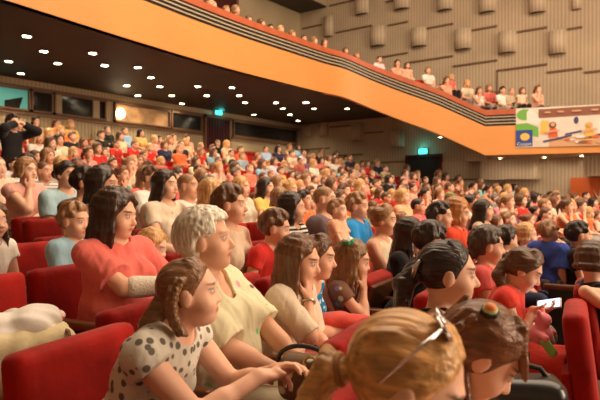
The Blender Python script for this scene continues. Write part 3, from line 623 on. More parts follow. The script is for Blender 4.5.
def hair_mesh(P, v, style='short', vol=.014, L=.25, n=26, r=.016, seed=1, extra=None, part=0, ear=True, front=.06, tail=None, k=.012):
    K = skeleton(P); c, M, h = K['hd'], K['Rh'], K['hs']; q = random.Random(seed)
    p = lambda x, y, z: c + M @ (V3(x, y, z) * h)
    el_ = lambda az, ev, o=0: p(-.012 + (.099 + o) * math.cos(R(ev)) * math.cos(R(az)), (.078 + o) * math.cos(R(ev)) * math.sin(R(az)), .028 + (.092 + o) * math.sin(R(ev)))
    sh = [ell(p(-.012 - .75 * vol, 0, .028 + .2 * vol), (V3(.099, .078, .092) + V3(.35, 1, .8) * vol) * h, M)]; cuts = [ell(p(.128, 0, front - .095), V3(.096, .115, .108) * h, M), rbox(p(.145, 0, front - .155), V3(.10, .13, .13) * h, .04 * h, M)]
    lock = []
    def chain(pts, r0, r1):
        for i in range(len(pts) - 1):
            t0, t1 = i / (len(pts) - 1), (i + 1) / (len(pts) - 1)
            lock.append(cap(pts[i], pts[i + 1], (r0 + (r1 - r0) * t0 ** 1.5) * h, (r0 + (r1 - r0) * t1 ** 1.5) * h, False, k))
    if style in ('short', 'crop', 'fluffy'):
        cuts += [rbox(p(0, 0, -.172 + (.0 if style != 'fluffy' else -.012)), V3(.25, .25, .10) * h, .02, M)]
        if ear: cuts += [ell(p(.008, s_ * .085, -.022), V3(.026, .034, .045) * h, M) for s_ in (1, -1)]
        if style != 'crop':
            for i in range(n):
                az = q.uniform(-180, 180); ev = q.uniform(5, 92); da = q.uniform(-9, 9); dn = 52 if style == 'fluffy' else 40; e2 = ev - dn
                if abs(az) < 55: e2 = max(e2, 34 if style == 'fluffy' else 38)
                if 55 <= abs(az) < 118 and ear: e2 = max(e2, 6 if abs(az) < 85 else 2)
                e2 = max(e2, -38)
                if ev - e2 < 8: continue
                o1, o2 = vol * q.uniform(.55, .95) + .002, vol * q.uniform(.4, 1.0) + .001
                chain([el_(az - da, ev, o1), el_(az, ev * .66 + e2 * .34, o1 + .003), el_(az + da * .6, ev * .33 + e2 * .67, (o1 + o2) / 2 + .003), el_(az + da, e2, o2)], r, r * .55)
    else:
        cuts += [rbox(p(0, 0, -.22), V3(.25, .25, .10) * h, .02, M)]
        for i in range(n if style != 'up' else n):
            if style in ('long', 'bob'):
                az = 68 + 224 * (i + q.uniform(-.3, .3)) / (n - 1); rr = .012 + q.uniform(0, .012) + vol * .6
                l_ = L * q.uniform(.82, 1.0)
                pts = [el_(az * .5 + 90, 84, vol * .5), el_(az * .9 + 18, 66, vol * .9), el_(az, 46, vol), el_(az, 25, vol + .002), el_(az, 4, vol + .004), el_(az, -28, vol + .010)]
                b = pts[-1]; out = (b - c); out[2] = 0; out = unit(out)
                m = 4 if l_ > .15 else 2
                for j in range(1, m + 1):
                    b = b + V3(0, 0, -l_ / m) + out * .012 * (1 if j < 2 else (-.3 if style == 'bob' else .25)) + V3(q.uniform(-.006, .006), q.uniform(-.006, .006), 0)
                    if style == 'long' and j >= 2: b = b + V3(-.012, 0, 0)
                    pts.append(b)
                chain(pts, r, r * .45)
            elif style == 'up':                                    # pulled back to a knot or tail at the back of the head
                az = -110 + 220 * i / (n - 1); t_ = tail or (-.115, 0, .03)
                a0 = el_(az, 44 - 56 * min(max(abs(az) - 30, 0) / 50, 1), vol * .3); kn = p(*t_)
                mid = el_((az + math.copysign(180, az)) / 2 if abs(az) > 5 else 5, 58 - abs(az) * .35, vol + .002)
                if abs(az) < 60: mid = el_(az * 1.4, 70, vol + .002)
                chain([a0, el_(az * 1.15, 44 - 40 * min(max(abs(az) - 30, 0) / 50, 1) + 16, vol * .8), mid, kn], r * .7, r * .7)
    if style in ('long', 'bob'):                                   # front hair swept from the parting over the temples
        for s_ in (1, -1):
            for i in range(max(5, n // 5)):
                a0 = 14 + 50 * (i + q.uniform(-.3, .3)) / max(4, n // 5 - 1); ev = 57 - .32 * a0
                pts = [el_(s_ * 90, 88 - i * .5, vol * .5), el_(s_ * a0 * .8, 74, vol * .8), el_(s_ * a0, ev, vol * .45), el_(s_ * (a0 + 26), ev * .62 - 6, vol * .8), el_(s_ * (78 + a0 * .2), -6, vol), el_(s_ * (84 + a0 * .3), -30, vol + .006)]
                b = pts[-1]
                for j in range(3 if L > .08 else 1): b = b + V3(-.006, s_ * .002, -L * .26); pts.append(b)
                chain(pts, r * .8, r * .4)
    F_ = Field(sh, v, pad=.02 + (L + .1 if style in ('long', 'bob') else 0) + (.35 if extra else .03))
    for cu in cuts: F_.sub(cu, .03)
    for l in lock: F_.add(l, k)
    if extra:
        for e in extra(K, p, q): F_.add(e, k)
    if v < .012 and style in ('long', 'bob', 'up'):
        F_.sub(ell(p(.135, 0, front - .105), V3(.085, .080, .105) * h, M), .012)
    return net_mesh('hair', *F_.nets(), None, 1 if v > .007 else 0)
# ---------------------------------------------------------------- theatre seats
def seat_meshes(up):
    back = MB().box((-.055, -.262, .36), (.055, .262, .875), Matrix.Translation((-.215, 0, 0)) @ Matrix.Rotation(R(-7), 4, 'Y') @ Matrix.Translation((.0, 0, 0)), .045).mesh('backrest', True)
    shell = MB().box((-.018, -.258, .34), (.018, .258, .60), Matrix.Translation((-.283, 0, 0)) @ Matrix.Rotation(R(-7), 4, 'Y'), .01).mesh('back_shell')
    M_ = Matrix.Translation((-.12, 0, .43)) @ Matrix.Rotation(R(-68), 4, 'Y') @ Matrix.Translation((.12, 0, -.43)) if up else Matrix()
    cush = MB().box((-.15, -.245, .35), (.30, .245, .455), M_, .035).mesh('seat_cushion', True)
    pan = MB().box((-.15, -.235, .322), (.28, .235, .352), M_, .008).mesh('seat_pan')
    arm = MB().box((-.20, -.030, .60), (.20, .030, .645), None, .016).mesh('armrest', True)
    post = MB().box((-.16, -.022, 0), (.10, .022, .605), None, .006).mesh('side_post')
    return [('backrest', back, MVELVET), ('back_shell', shell, MVELVET), ('seat_cushion', cush, MVELVET), ('seat_pan', pan, MWOOD), ('armrest', arm, MWOOD), ('side_post', post, MDARK)]
SEATS = {u: seat_meshes(u) for u in (False, True)}
for u in SEATS:
    for n_, me, m in SEATS[u]: me.materials.append(m)
def seat(x, y, ang, z, up=False, label=None):
    r = link('theatre_seat', None); r.location = (x, y, z); r.rotation_euler.z = R(ang)
    for n_, me, m in SEATS[up]:
        o = link(n_, me, r)
        if n_ in ('armrest', 'side_post'): o.location.y = -.285
    tag(r, label or '', 'theatre seat', 'red velvet theatre seats'); return r

# ---------------------------------------------------------------- people placed by hand
C = dict(coral=(.74, .16, .13), red=(.66, .035, .03), orange=(.78, .17, .05), peach=(.80, .42, .28), white=(.78, .74, .68), cream=(.72, .62, .45), lightblue=(.34, .55, .66), teal=(.10, .36, .36), navy=(.025, .03, .07), black=(.016, .014, .015),
         beige=(.52, .40, .27), pink=(.78, .32, .32), yellow=(.78, .55, .16), grey=(.30, .28, .26), green=(.16, .40, .10), blue=(.04, .10, .42), bright=(.02, .25, .62), brown=(.16, .08, .045), purple=(.22, .12, .26))
HC = dict(dark=(.028, .016, .011), brown=(.12, .056, .027), auburn=(.19, .07, .03), light=(.30, .155, .07), blond=(.58, .33, .13), grey=(.16, .13, .11), white=(.66, .61, .50))
SK = [(.74, .41, .27), (.78, .45, .31), (.68, .35, .22), (.80, .48, .34)]
USED = []                                                          # where somebody already sits
def frame_of(o, K, ang): return o
def figure(label, P, px, py, t, top=None, bot=None, hair=None, hcol='brown', skin=0, v=.009, by=0, seat_label=None, so=(0, 0, 0), cat='person', group=None, fixS=None):
    hx, hy_, hzw = at(px, py, t); P = dict(P); ang = face_ang(hx, hy_) + by
    S = fixS or P.get('S', .95)
    for _ in range(12):
        P['S'] = S; K = skeleton(P); q = rotz(ang) @ K['hd']; rx, ry = hx - q[0], hy_ - q[1]; fz = P.get('fz', floor_z(rx, ry))
        if fixS: break
        S = min(max(S + (hzw - fz - K['hd'][2]) / (1.5 if P.get('mode') == 'stand' else .8) * .8, .5), 1.15)
    if 'drop' in P: fz = hzw - K['hd'][2]
    if abs(hzw - fz - K['hd'][2]) > .02: print('FIT', label[:40], 'S=%.2f' % S, 'miss %.2f' % (hzw - fz - K['hd'][2]), 'd=%.2f' % (math.hypot(30 - rx, 9 - ry) - 31))
    elif S < .6 or S > 1.08: print('SIZE', label[:40], 'S=%.2f' % S)
    P['S'] = S; K = skeleton(P)
    o = link('person', body_mesh(P, v), None, MSKIN, SK[skin]); o.location = (rx, ry, fz); o.rotation_euler.z = R(ang); tag(o, label, cat, group)
    if top: kw = dict(top[2]) if len(top) > 2 else {}; m = kw.pop('mat', MCLOTH); nm = kw.pop('name', 'shirt'); link(nm, top_mesh(P, v, **kw), o, m, C[top[0]] if isinstance(top[0], str) else top[0])
    if bot: kw = dict(bot[1]) if len(bot) > 1 else {}; m = kw.pop('mat', MCLOTH); link(kw.pop('name', 'trousers'), bottom_mesh(P, max(v, .009), **kw), o, m, C[bot[0]] if isinstance(bot[0], str) else bot[0])
    if hair: kw = dict(hair[1]) if len(hair) > 1 else {}; link('hair', hair_mesh(P, v, hair[0], **kw), o, MHAIRX if hair[0] == 'up' else MHAIR, HC[hcol] if isinstance(hcol, str) else hcol)
    USED.append((rx, ry)); K['o'] = o; K['P'] = P; K['ang'] = ang
    if seat_label: seat(rx + so[0], ry + so[1], face_ang(rx, ry), fz + so[2], False, seat_label)
    return K
def world(K, p): return K['o'].matrix_basis @ Vector(p)
H = {}
lap = lambda x=.30, y=.06, z=.10: (dict(w=(x, y, z)), dict(w=(x, -y, z)))
L_, R_ = lap()
# -- front centre: girl with the braid, the older lady, the coral woman
H['girl'] = figure('girl with braided brown hair in grey polka-dot top leaning on older lady', dict(S=.83, hs=.87, kid=.6, plump=.6, girth=1.12, fem=.35, lean=26, nfwd=.3, hy=18, hp=-4, armL=dict(w=(.52, .19, .26), hint=(-.2, .6, -1), curl=.5), armR=dict(w=(.49, .08, .27), hint=(.1, -.35, -1), hd=(.6, .7, -.1), pn=(.2, 0, -1), curl=.6), brow=.8), 190, 294, 1.75,
    ((.60, .56, .48), 0, dict(sleeve=.18, mat=MDOTS, name='polka_dot_top', hem=-.1)), ('grey', dict(length=1.0, name='shorts')), None, 'brown', 1, .005, seat_label='red velvet seat under the girl in polka-dot top', by=6, so=(.09, .055, -.02))
H['lady'] = figure('older lady with short white hair in pale yellow-green flowered shirt', dict(girth=1.32, belly=.75, fem=1.25, plump=1, sw=.175, lean=-2, hy=14, hp=-6, armR=dict(w=(.36, -.04, .12), hint=(-.3, -.8, -.8), curl=.4), armL=dict(w=(.40, .12, .10), hint=(-.2, .7, -.8), curl=.6), brow=.25), 207, 242, 2.35,
    ((.70, .65, .44), 0, dict(sleeve=.95, mat=MFLORAL, name='flowered_shirt', hem=-.12, infl=.018, neck=.085, v_neck=.07, loose=1.4)), ((.50, .45, .32), dict()), ('fluffy', dict(vol=.026, n=420, r=.0085, seed=4, front=.072, k=.006)), 'white', 0, .005, seat_label='red velvet seat under the older white-haired lady', by=2)
H['coral'] = figure('woman with long dark brown hair in coral T-shirt with bandaged forearm', dict(girth=1.3, belly=.55, fem=1.2, plump=.9, sw=.175, lean=0, hy=20, hp=8, armR=dict(w=(.38, .06, .27), hint=(-.3, -.9, -.6), curl=.5), armL=dict(w=(.30, .22, .2), hint=(-.2, .7, -.8))), 117, 216, 3.05,
    ('coral', 0, dict(sleeve=.72, hem=-.14, infl=.016, loose=1.6)), ('black', dict()), ('long', dict(L=.22, n=46, r=.017, vol=.022, seed=2, front=.05)), (.045, .020, .012), 0, .006, seat_label='red velvet seat under the coral-shirted woman', by=-8)
H['fairkid'] = figure('small fair-haired child beside the coral-shirted woman', dict(kid=1, lean=4, hy=14, hp=16), 153, 248, 3.5, ('pink', 0, dict()), ('grey',), ('bob', dict(L=.07, n=34, r=.014, vol=.012, front=.045)), 'blond', 3, .007, seat_label='red velvet seat under the small fair-haired child')
H['boyblue'] = figure('boy with cropped light brown hair in light blue T-shirt at left', dict(kid=.8, lean=4, hy=2, hp=4), 75, 222, 3.5, ('lightblue', 0, dict()), ('grey',), ('short', dict(n=60, vol=.008, r=.011, front=.062)), 'light', 0, .007, seat_label='red velvet seat under the boy in light blue', by=0)
H['edge'] = figure('child in red and white top cut by left edge of picture', dict(kid=.8, lean=10, fem=0, armR=dict(w=(.30, -.14, .05))), -9, 222, 3.3, ((.75, .70, .62), 0, dict(sleeve=.3)), ('red',), ('long', dict(L=.15, n=24)), 'brown', 1, .009, seat_label='red velvet seat under the child at left edge')
# -- left, further back
chinR = dict(ref='head', w=(.075, -.03, -.17), hint=(.5, -.5, -1), hd=(.2, .2, 1), pn=(-1, 0, 0), curl=.8)
chinL = dict(ref='head', w=(.075, .03, -.17), hint=(.5, .5, -1), hd=(.2, -.2, 1), pn=(-1, 0, 0), curl=.8)
H['pinkwoman'] = figure('woman in pale pink top resting chin on her hand, far left', dict(fem=1, girth=1.15, lean=6, hp=4, hy=6, armR=chinR, armL=dict(w=(.26, -.12, .14), hint=(0, 1, -.6))), 27, 171, 5.9, ((.72, .38, .32), 0, dict(sleeve=.25)), ('grey',), ('bob', dict(L=.05, n=26, vol=.012)), 'light', 1, .009, seat_label='red velvet seat under the woman resting her chin')
H['striped'] = figure('man with cropped hair seated behind the pale pink woman', dict(man=1, lean=0, hy=8), 44, 172, 6.8, ('grey', 0, dict(mat=MSTRIPE)), ('navy',), ('crop', dict(vol=.006)), 'brown', 2, .011, seat_label='red velvet seat under the man behind pale pink woman')
H['shades'] = figure('woman in light blue T-shirt with sunglasses pushed up on head', dict(fem=1, girth=1.1, lean=4, hy=0, hp=2), 66, 175, 5.3, ((.40, .60, .68), 0, dict()), ('navy',), ('up', dict(n=24, vol=.008, r=.015, extra=lambda K, p, q: [ell(p(-.125, 0, .01), (.045, .045, .045))])), 'dark', 0, .009, seat_label='red velvet seat under the light blue T-shirt woman')
H['darkboy'] = figure('boy with thick dark hair looking away, behind coral-shirted woman', dict(kid=.6, lean=8, hy=22, hp=6), 86, 184, 4.8, ('brown', 0, dict()), ('navy',), ('short', dict(n=60, vol=.014)), 'dark', 2, .009, seat_label='red velvet seat under the dark-haired boy')
H['darklong'] = figure('person with long dark hair directly behind the coral-shirted woman', dict(fem=.8, lean=4, hy=20), 104, 186, 4.15, ('brown', 0, dict()), ('navy',), ('long', dict(L=.26, n=32, r=.017)), 'dark', 2, .009, seat_label='red velvet seat under the long dark-haired person')
H['beige'] = figure('woman with long black hair in beige flowered top, arms in lap', dict(fem=1, lean=0, hy=6), 166, 180, 5.0, ((.75, .62, .48), 0, dict(sleeve=.4, mat=MFLORAL)), ('beige',), ('long', dict(L=.2, n=30, vol=.01)), 'dark', 1, .009, seat_label='red velvet seat under the beige flowered top woman')
H['baldwhite'] = figure('large balding man in white T-shirt behind the older lady', dict(man=1, girth=1.3, belly=.6, plump=.8, lean=-4, hy=8), 188, 175, 5.5, ('white', 0, dict(infl=.018)), ('navy',), ('crop', dict(vol=.003, front=.03)), 'light', 2, .009, seat_label='red velvet seat under the balding man')
H['whitecap'] = figure('man in white T-shirt left of the balding man', dict(man=1, girth=1.15, lean=-2), 152, 172, 6.3, ('white', 0, dict(infl=.016)), ('grey',), ('short', dict(n=40, vol=.008)), 'brown', 0, .010, seat_label='red velvet seat under the white T-shirt man')
H['blondelong'] = figure('woman with long blond hair in cream top behind older lady', dict(fem=.6, kid=.4, lean=2, hy=8), 212, 194, 5.1, ('cream', 0, dict()), ('beige',), ('long', dict(L=.26, n=32, vol=.008)), 'blond', 1, .009, seat_label='red velvet seat under the long blond-haired woman')
H['shorthair'] = figure('woman with short brown hair in flowered top right of older lady', dict(fem=1, lean=2, hy=14, plump=.3), 231, 206, 3.85, ((.66, .50, .36), 0, dict(sleeve=0, mat=MFLORAL)), ('beige',), ('short', dict(n=70, vol=.014, r=.015)), 'brown', 0, .007, seat_label='red velvet seat under the short-haired woman')
H['redboy'] = figure('boy with dark hair in bright red top behind long-haired girl', dict(kid=.5, lean=24, hy=16, hp=8), 276, 229, 3.9, ('red', 0, dict(sleeve=.4)), ('navy',), ('short', dict(n=60, vol=.012)), 'brown', 0, .008, seat_label='red velvet seat under the bright red top boy')
H['blackbob'] = figure('woman with black bobbed hair in black and white striped top', dict(fem=.9, lean=2, hy=18), 293, 209, 4.75, ('black', 0, dict(mat=MSTRIPE)), ('navy',), ('bob', dict(L=.10, n=34, vol=.014, r=.017)), 'dark', 0, .009, seat_label='red velvet seat under the black-bobbed woman')
H['bald'] = figure('balding man in dark shirt holding a small child', dict(man=1, girth=1.1, lean=0, hy=10, armR=dict(w=(.28, .05, .2)), armL=dict(w=(.28, .1, .16))), 325, 200, 5.2, ((.20, .15, .17), 0, dict()), ('navy',), ('crop', dict(vol=.002, front=.035)), 'light', 1, .009, seat_label='red velvet seat under the man holding a child')
H['lapchild'] = figure('small child held on the lap of the balding man', dict(kid=1, lean=-4, hy=0, drop=1), 338, 211, 4.95, ('peach', 0, dict()), ('grey',), ('short', dict(n=40, vol=.006)), 'light', 3, .009, fixS=.56)
H['bright'] = figure('boy in bright blue long-sleeved top with light brown hair', dict(kid=.6, lean=0, hy=2, hp=2), 358, 207, 5.4, ('bright', 0, dict(sleeve=1.9, infl=.016)), ('navy',), ('short', dict(n=60, vol=.009)), 'light', 0, .008, seat_label='red velvet seat under the boy in bright blue')
H['upchild'] = figure('girl with hair pinned up in cream sleeveless top', dict(kid=.8, lean=8, hy=6, hp=2, armR=dict(w=(.36, .02, .2))), 384, 221, 4.5, ('cream', 0, dict(sleeve=0)), ('beige',), ('up', dict(n=24, vol=.006, extra=lambda K, p, q: [ell(p(-.10, 0, .07), (.04, .04, .04))])), 'light', 0, .008, seat_label='red velvet seat under the cream sleeveless girl')
H['blacktee'] = figure('girl with long straight dark hair in black T-shirt', dict(fem=.6, lean=14, hy=10, hp=10), 411, 236, 4.1, ('black', 0, dict(sleeve=.5)), ('grey',), ('long', dict(L=.30, n=34, vol=.010)), 'dark', 0, .008, seat_label='red velvet seat under the black T-shirt girl')
H['darkhand'] = figure('dark-haired person resting head on one hand', dict(kid=.3, lean=22, hy=30, hp=12, armR=dict(ref='head', w=(.03, -.085, -.07), hint=(.4, -.6, -1), hd=(-.1, 0, 1), pn=(0, 1, 0), curl=.5)), 431, 243, 3.6, ('black', 0, dict()), ('navy',), ('short', dict(n=70, vol=.016)), 'dark', 0, .008, seat_label='red velvet seat under the person resting on hand')
H['paleboy'] = figure('boy with dark brown hair in pale blue shirt beside orange-shirted woman', dict(kid=.6, lean=2, hy=4), 441, 217, 5.2, ((.42, .55, .60), 0, dict()), ('grey',), ('short', dict(n=60, vol=.012)), 'dark', 0, .009, seat_label='red velvet seat under the pale blue shirt boy')
H['orange'] = figure('woman with fluffy strawberry blond hair in bright orange-red top', dict(fem=1, girth=1.1, lean=4, hy=6, hp=8), 458, 214, 5.3, ((.80, .08, .03), 0, dict(sleeve=.7, infl=.018)), ('blue',), ('bob', dict(L=.06, n=50, vol=.026, r=.018)), (.42, .17, .05), 0, .008, seat_label='red velvet seat under the orange-red top woman')
# -- row of the long-haired girl
H['longgirl'] = figure('girl with long straight brown hair in cream top and pink trousers', dict(fem=.6, lean=13, hy=4, hp=10, armR=dict(ref='head', w=(.085, -.035, -.16), hint=(.6, -.5, -1), hd=(-.05, .1, 1), pn=(-1, 0, 0), curl=.8), armL=dict(w=(.34, .05, .10))), 300, 262, 2.7, ((.70, .58, .44), 0, dict(sleeve=.95, infl=.016)), ((.66, .17, .17), dict()), ('long', dict(L=.30, n=60, vol=.012, r=.012, seed=5, front=.066)), (.13, .056, .022), 0, .0055, seat_label='red velvet seat under the long-haired girl in cream')
H['bluedress'] = figure('woman in blue flowered sundress leaning forward with hands clasped', dict(fem=1, lean=24, hy=12, hp=8, armR=dict(w=(.47, -.02, .16), hint=(-.2, -.8, -.8), curl=.6), armL=dict(w=(.46, .05, .16), hint=(-.2, .8, -.8), curl=.6)), 317, 258, 3.0, ((.02, .20, .42), 0, dict(sleeve=0, neck=.11, mat=MBLUEPRINT, name='sundress')), ((.03, .17, .34), dict(mat=MDENIM, name='blue_skirt')), ('up', dict(n=26, vol=.010)), 'brown', 0, .006, seat_label='red velvet seat under the blue sundress woman')
H['clip'] = figure('girl with green flower hair clip resting cheek on her hand', dict(kid=.8, lean=16, hy=12, hp=8, armR=dict(ref='head', w=(.085, -.03, -.15), hint=(.6, -.4, -1), hd=(-.05, .1, 1), pn=(-1, 0, 0), curl=.9), armL=dict(w=(.36, .04, .12))), 354, 262, 3.2, ((.20, .10, .07), 0, dict(sleeve=.4, mat=MFLORAL)), ('brown',), ('long', dict(L=.17, n=44, vol=.014, r=.014, front=.056)), (.20, .105, .042), 0, .0065, seat_label='red velvet seat under the girl with hair clip')
# -- the row in front, from the camera outwards
H['blonde'] = figure('woman with blond ponytail and sunglasses on her head, nearest the camera', dict(fem=1, hs=1.0, lean=-6, hy=10, hp=26, nfwd=1.0, armR=dict(w=(.40, -.12, .05)), armL=dict(w=(.40, .12, .05))), 406, 385, 1.03, ('peach', 0, dict(sleeve=0)), ('pink',), None, 'blond', 1, .005, seat_label='red velvet seat under the blond ponytail woman')
def _bowed_locks(K, p, q):
    r = []
    for i in range(26):                                            # loose locks over the forehead and down the back
        a = p(.075 - .004 * q.random(), q.uniform(-.055, .06), .062); b_ = p(.118, q.uniform(-.06, .06), .015); c_ = b_ + V3(.01 + q.uniform(-.01, .02), q.uniform(-.01, .01), -.07)
        r += [cap(p(.02, q.uniform(-.05, .05), .122), a, .009), cap(a, b_, .009, .008), cap(b_, c_, .008, .004)]
    for i in range(44):
        y = q.uniform(-.075, .075); a = p(-.085 + q.uniform(-.02, .02), y, .03 + q.uniform(-.05, .05)); b_ = a + V3(-.035 + q.uniform(-.02, .01), q.uniform(-.012, .012), -.03); c_ = b_ + V3(-.015 + q.uniform(-.02, .03), q.uniform(-.02, .02), -.10); d_ = c_ + V3(.03 + q.uniform(-.03, .03), q.uniform(-.02, .02), -.12)
        r += [cap(a, b_, .011), cap(b_, c_, .011, .010), cap(c_, d_, .010, .004)]
    return r
H['bowed'] = figure('woman with tousled brown hair and flower clip bowing her head', dict(fem=1, hs=.97, lean=-6, hy=14, hp=42, nfwd=1.2, armR=dict(w=(.42, -.06, .12)), armL=dict(w=(.42, .06, .12))), 480, 354, 1.42, ((.30, .16, .10), 0, dict(sleeve=.2)), ('navy',), ('up', dict(L=.2, n=64, vol=.012, r=.009, k=.005, seed=9, tail=(-.09, 0, .06), extra=_bowed_locks)), (.17, .07, .028), 1, .005, seat_label='red velvet seat under the bowing brown-haired woman')
H['slick'] = figure('dark-haired woman with hair pulled back by a silver clip, bare shoulders', dict(fem=1, hs=.98, girth=1.15, plump=.4, lean=2, hy=14, hp=4), 448, 275, 2.08, ((.70, .30, .16), 0, dict(sleeve=0, neck=.10)), ('beige',), None, 'dark', 1, .005, seat_label='red velvet seat under the silver hair clip woman')
H['phone'] = figure('girl in red dress with brown ponytail looking down at a phone', dict(fem=.4, lean=12, hy=4, hp=30, nfwd=.6, armR=dict(w=(.24, -.02, .34), hint=(-.3, -.8, -1), hd=(.9, .2, .1), pn=(0, .3, 1), curl=.6), armL=dict(w=(.24, .08, .32), hint=(-.3, .8, -1), hd=(.9, -.3, .1), pn=(0, -.3, 1), curl=.6)), 523, 270, 3.0, ((.70, .055, .035), 0, dict(sleeve=.15, name='red_dress', skirt=1.0, infl=.014)), None, ('up', dict(n=34, vol=.008, r=.013, seed=3, tail=(-.10, -.015, -.01), extra=lambda K, p, q: [cap(p(-.105, -.02, -.02), p(-.105, -.03, -.02) + V3(-.025, -.02, -.06), .028, .032), cap(p(-.105, -.03, -.02) + V3(-.025, -.02, -.06), p(-.105, -.03, -.02) + V3(.03, -.05, -.21), .032, .014)])), (.12, .06, .028), 1, .006, seat_label='red velvet seat under the girl in red dress')
H['lanyard'] = figure('woman with greying dark hair in coral top with a lanyard', dict(fem=1, girth=1.1, lean=4, hy=16, hp=4), 488, 247, 3.65, ((.74, .13, .12), 0, dict(sleeve=.4, v_neck=.05)), ('grey',), ('short', dict(n=120, vol=.016, r=.011, front=.066, ear=True, extra=lambda K, p, q: [ell(p(-.10, 0, -.05), (.045, .055, .04))])), (.075, .05, .038), 0, .007, seat_label='red velvet seat under the lanyard woman')
H['polo'] = figure('boy in blue polo shirt and grey shorts standing in the aisle', dict(mode='stand', kid=.7, girth=1.2, sw=.19, lean=2, hy=-5, hp=4, armR=dict(w=(.06, -.2, -.08), hint=(-1, -.3, 0)), armL=dict(w=(.16, .16, .10))), 549, 233, 5.1, ((.045, .085, .40), 0, dict(hem=-.14, infl=.022, sleeve=.8, loose=1.6)), ((.24, .23, .27), dict(length=1.15, infl=.024, name='shorts')), ('short', dict(n=60, vol=.007)), 'light', 0, .008, by=62)
H['navy'] = figure('person in sleeveless navy top leaning an elbow on seat back', dict(fem=.3, lean=-14, hy=55, hp=14, armR=dict(w=(-.12, -.46, .32), hint=(-.6, -.5, .2)), armL=dict(w=(.3, -.05, .2))), 593, 264, 3.3, ((.018, .022, .045), 0, dict(sleeve=.1)), ('navy',), ('bob', dict(L=.0, n=50, vol=.012, r=.014)), (.085, .04, .02), 1, .006, by=20, so=(.17, .13, 0), seat_label='red velvet seat under the navy top person')
H['short1'] = figure('dark-haired boy seen from behind, left of fair-haired child near the aisle', dict(kid=.5, man=.5, lean=6, hy=40, hp=6), 507, 240, 5.0, ('black', 0, dict()), ('navy',), ('short', dict(n=60, vol=.012, ear=False)), (.03, .018, .012), 1, .009, seat_label='red velvet seat under the dark-haired boy near aisle')
H['faircrop'] = figure('fair-haired child in white top beside the blue polo boy', dict(kid=.8, lean=4, hy=4), 527, 236, 5.5, ('white', 0, dict()), ('beige',), ('bob', dict(L=.02, n=40, vol=.012)), 'blond', 3, .009, seat_label='red velvet seat under the fair-haired child near aisle')
H['blackshirt'] = figure('dark-haired man in black shirt right of the blue polo boy', dict(man=1, lean=4, hy=20), 579, 236, 5.0, ('black', 0, dict()), ('navy',), ('short', dict(n=60, vol=.012)), 'dark', 2, .009, seat_label='red velvet seat under the black shirt man')
H['photographer'] = figure('standing person in dark jacket raising arms at far left', dict(mode='stand', man=1, lean=2, fz=None, armR=dict(ref='head', w=(.18, -.05, -.02), hint=(.2, -1, -.4)), armL=dict(ref='head', w=(.18, .05, -.02), hint=(.2, 1, -.4))) if False else dict(mode='stand', man=1, lean=2, armR=dict(ref='head', w=(.18, -.05, -.02), hint=(.2, -1, -.4)), armL=dict(ref='head', w=(.18, .05, -.02), hint=(.2, 1, -.4))), 13, 123, 9.0, ('black', 0, dict(sleeve=1.9, infl=.02)), ('black',), ('short', dict(n=30)), 'dark', 1, .012)

# -- hair, clips, glasses, bags and other things of the nearest people
def head_pt(K): return lambda x, y, z: K['hd'] + K['Rh'] @ (V3(x, y, z) * K['hs'])
def braid_hair():
    K, o = H['girl'], H['girl']['o']; P = K['P']; p = head_pt(K)
    me = hair_mesh(P, .005, 'up', n=60, vol=.007, r=.008, k=.004, seed=6, tail=(-.10, -.02, -.04), extra=lambda K, p, q: [cap(p(-.09, 0, -.02), p(-.14, .0, -.10), .035, .04), cap(p(-.14, 0, -.10), K['nb'] + V3(-.10, .03, -.14) * K['S'], .04, .03), cap(K['nb'] + V3(-.10, .03, -.14) * K['S'], K['nb'] + V3(-.19, .04, -.40) * K['S'], .032, .008)])
    h = link('hair', me, o, MHAIRX, (.20, .095, .042))
    pts = [p(-.012, -.084, .065), p(-.035, -.098, .03), p(-.046, -.100, -.01), p(-.046, -.096, -.05), p(-.034, -.090, -.09), p(-.018, -.085, -.125)]
    b = []
    dense = []
    for a, c in zip(pts, pts[1:]):
        for i in range(7): dense.append(a + (c - a) * i / 7)
    for s_ in range(3):                                            # three woven strands
        for i in range(len(dense) - 1):
            w0, w1 = [V3(math.sin(.85 * j + 2.09 * s_) * .013, -max(math.sin(1.7 * j + 4.18 * s_), -.3) * .010, 0) for j in (i, i + 1)]
            b.append(cap(dense[i] + w0, dense[i + 1] + w1, .0075))
    br = link('braid', net_mesh('braid', *Field(b, .0032, .003).nets()), h, MHAIR, (.22, .11, .05)); br['label'] = 'side braid woven above the ear'
braid_hair()
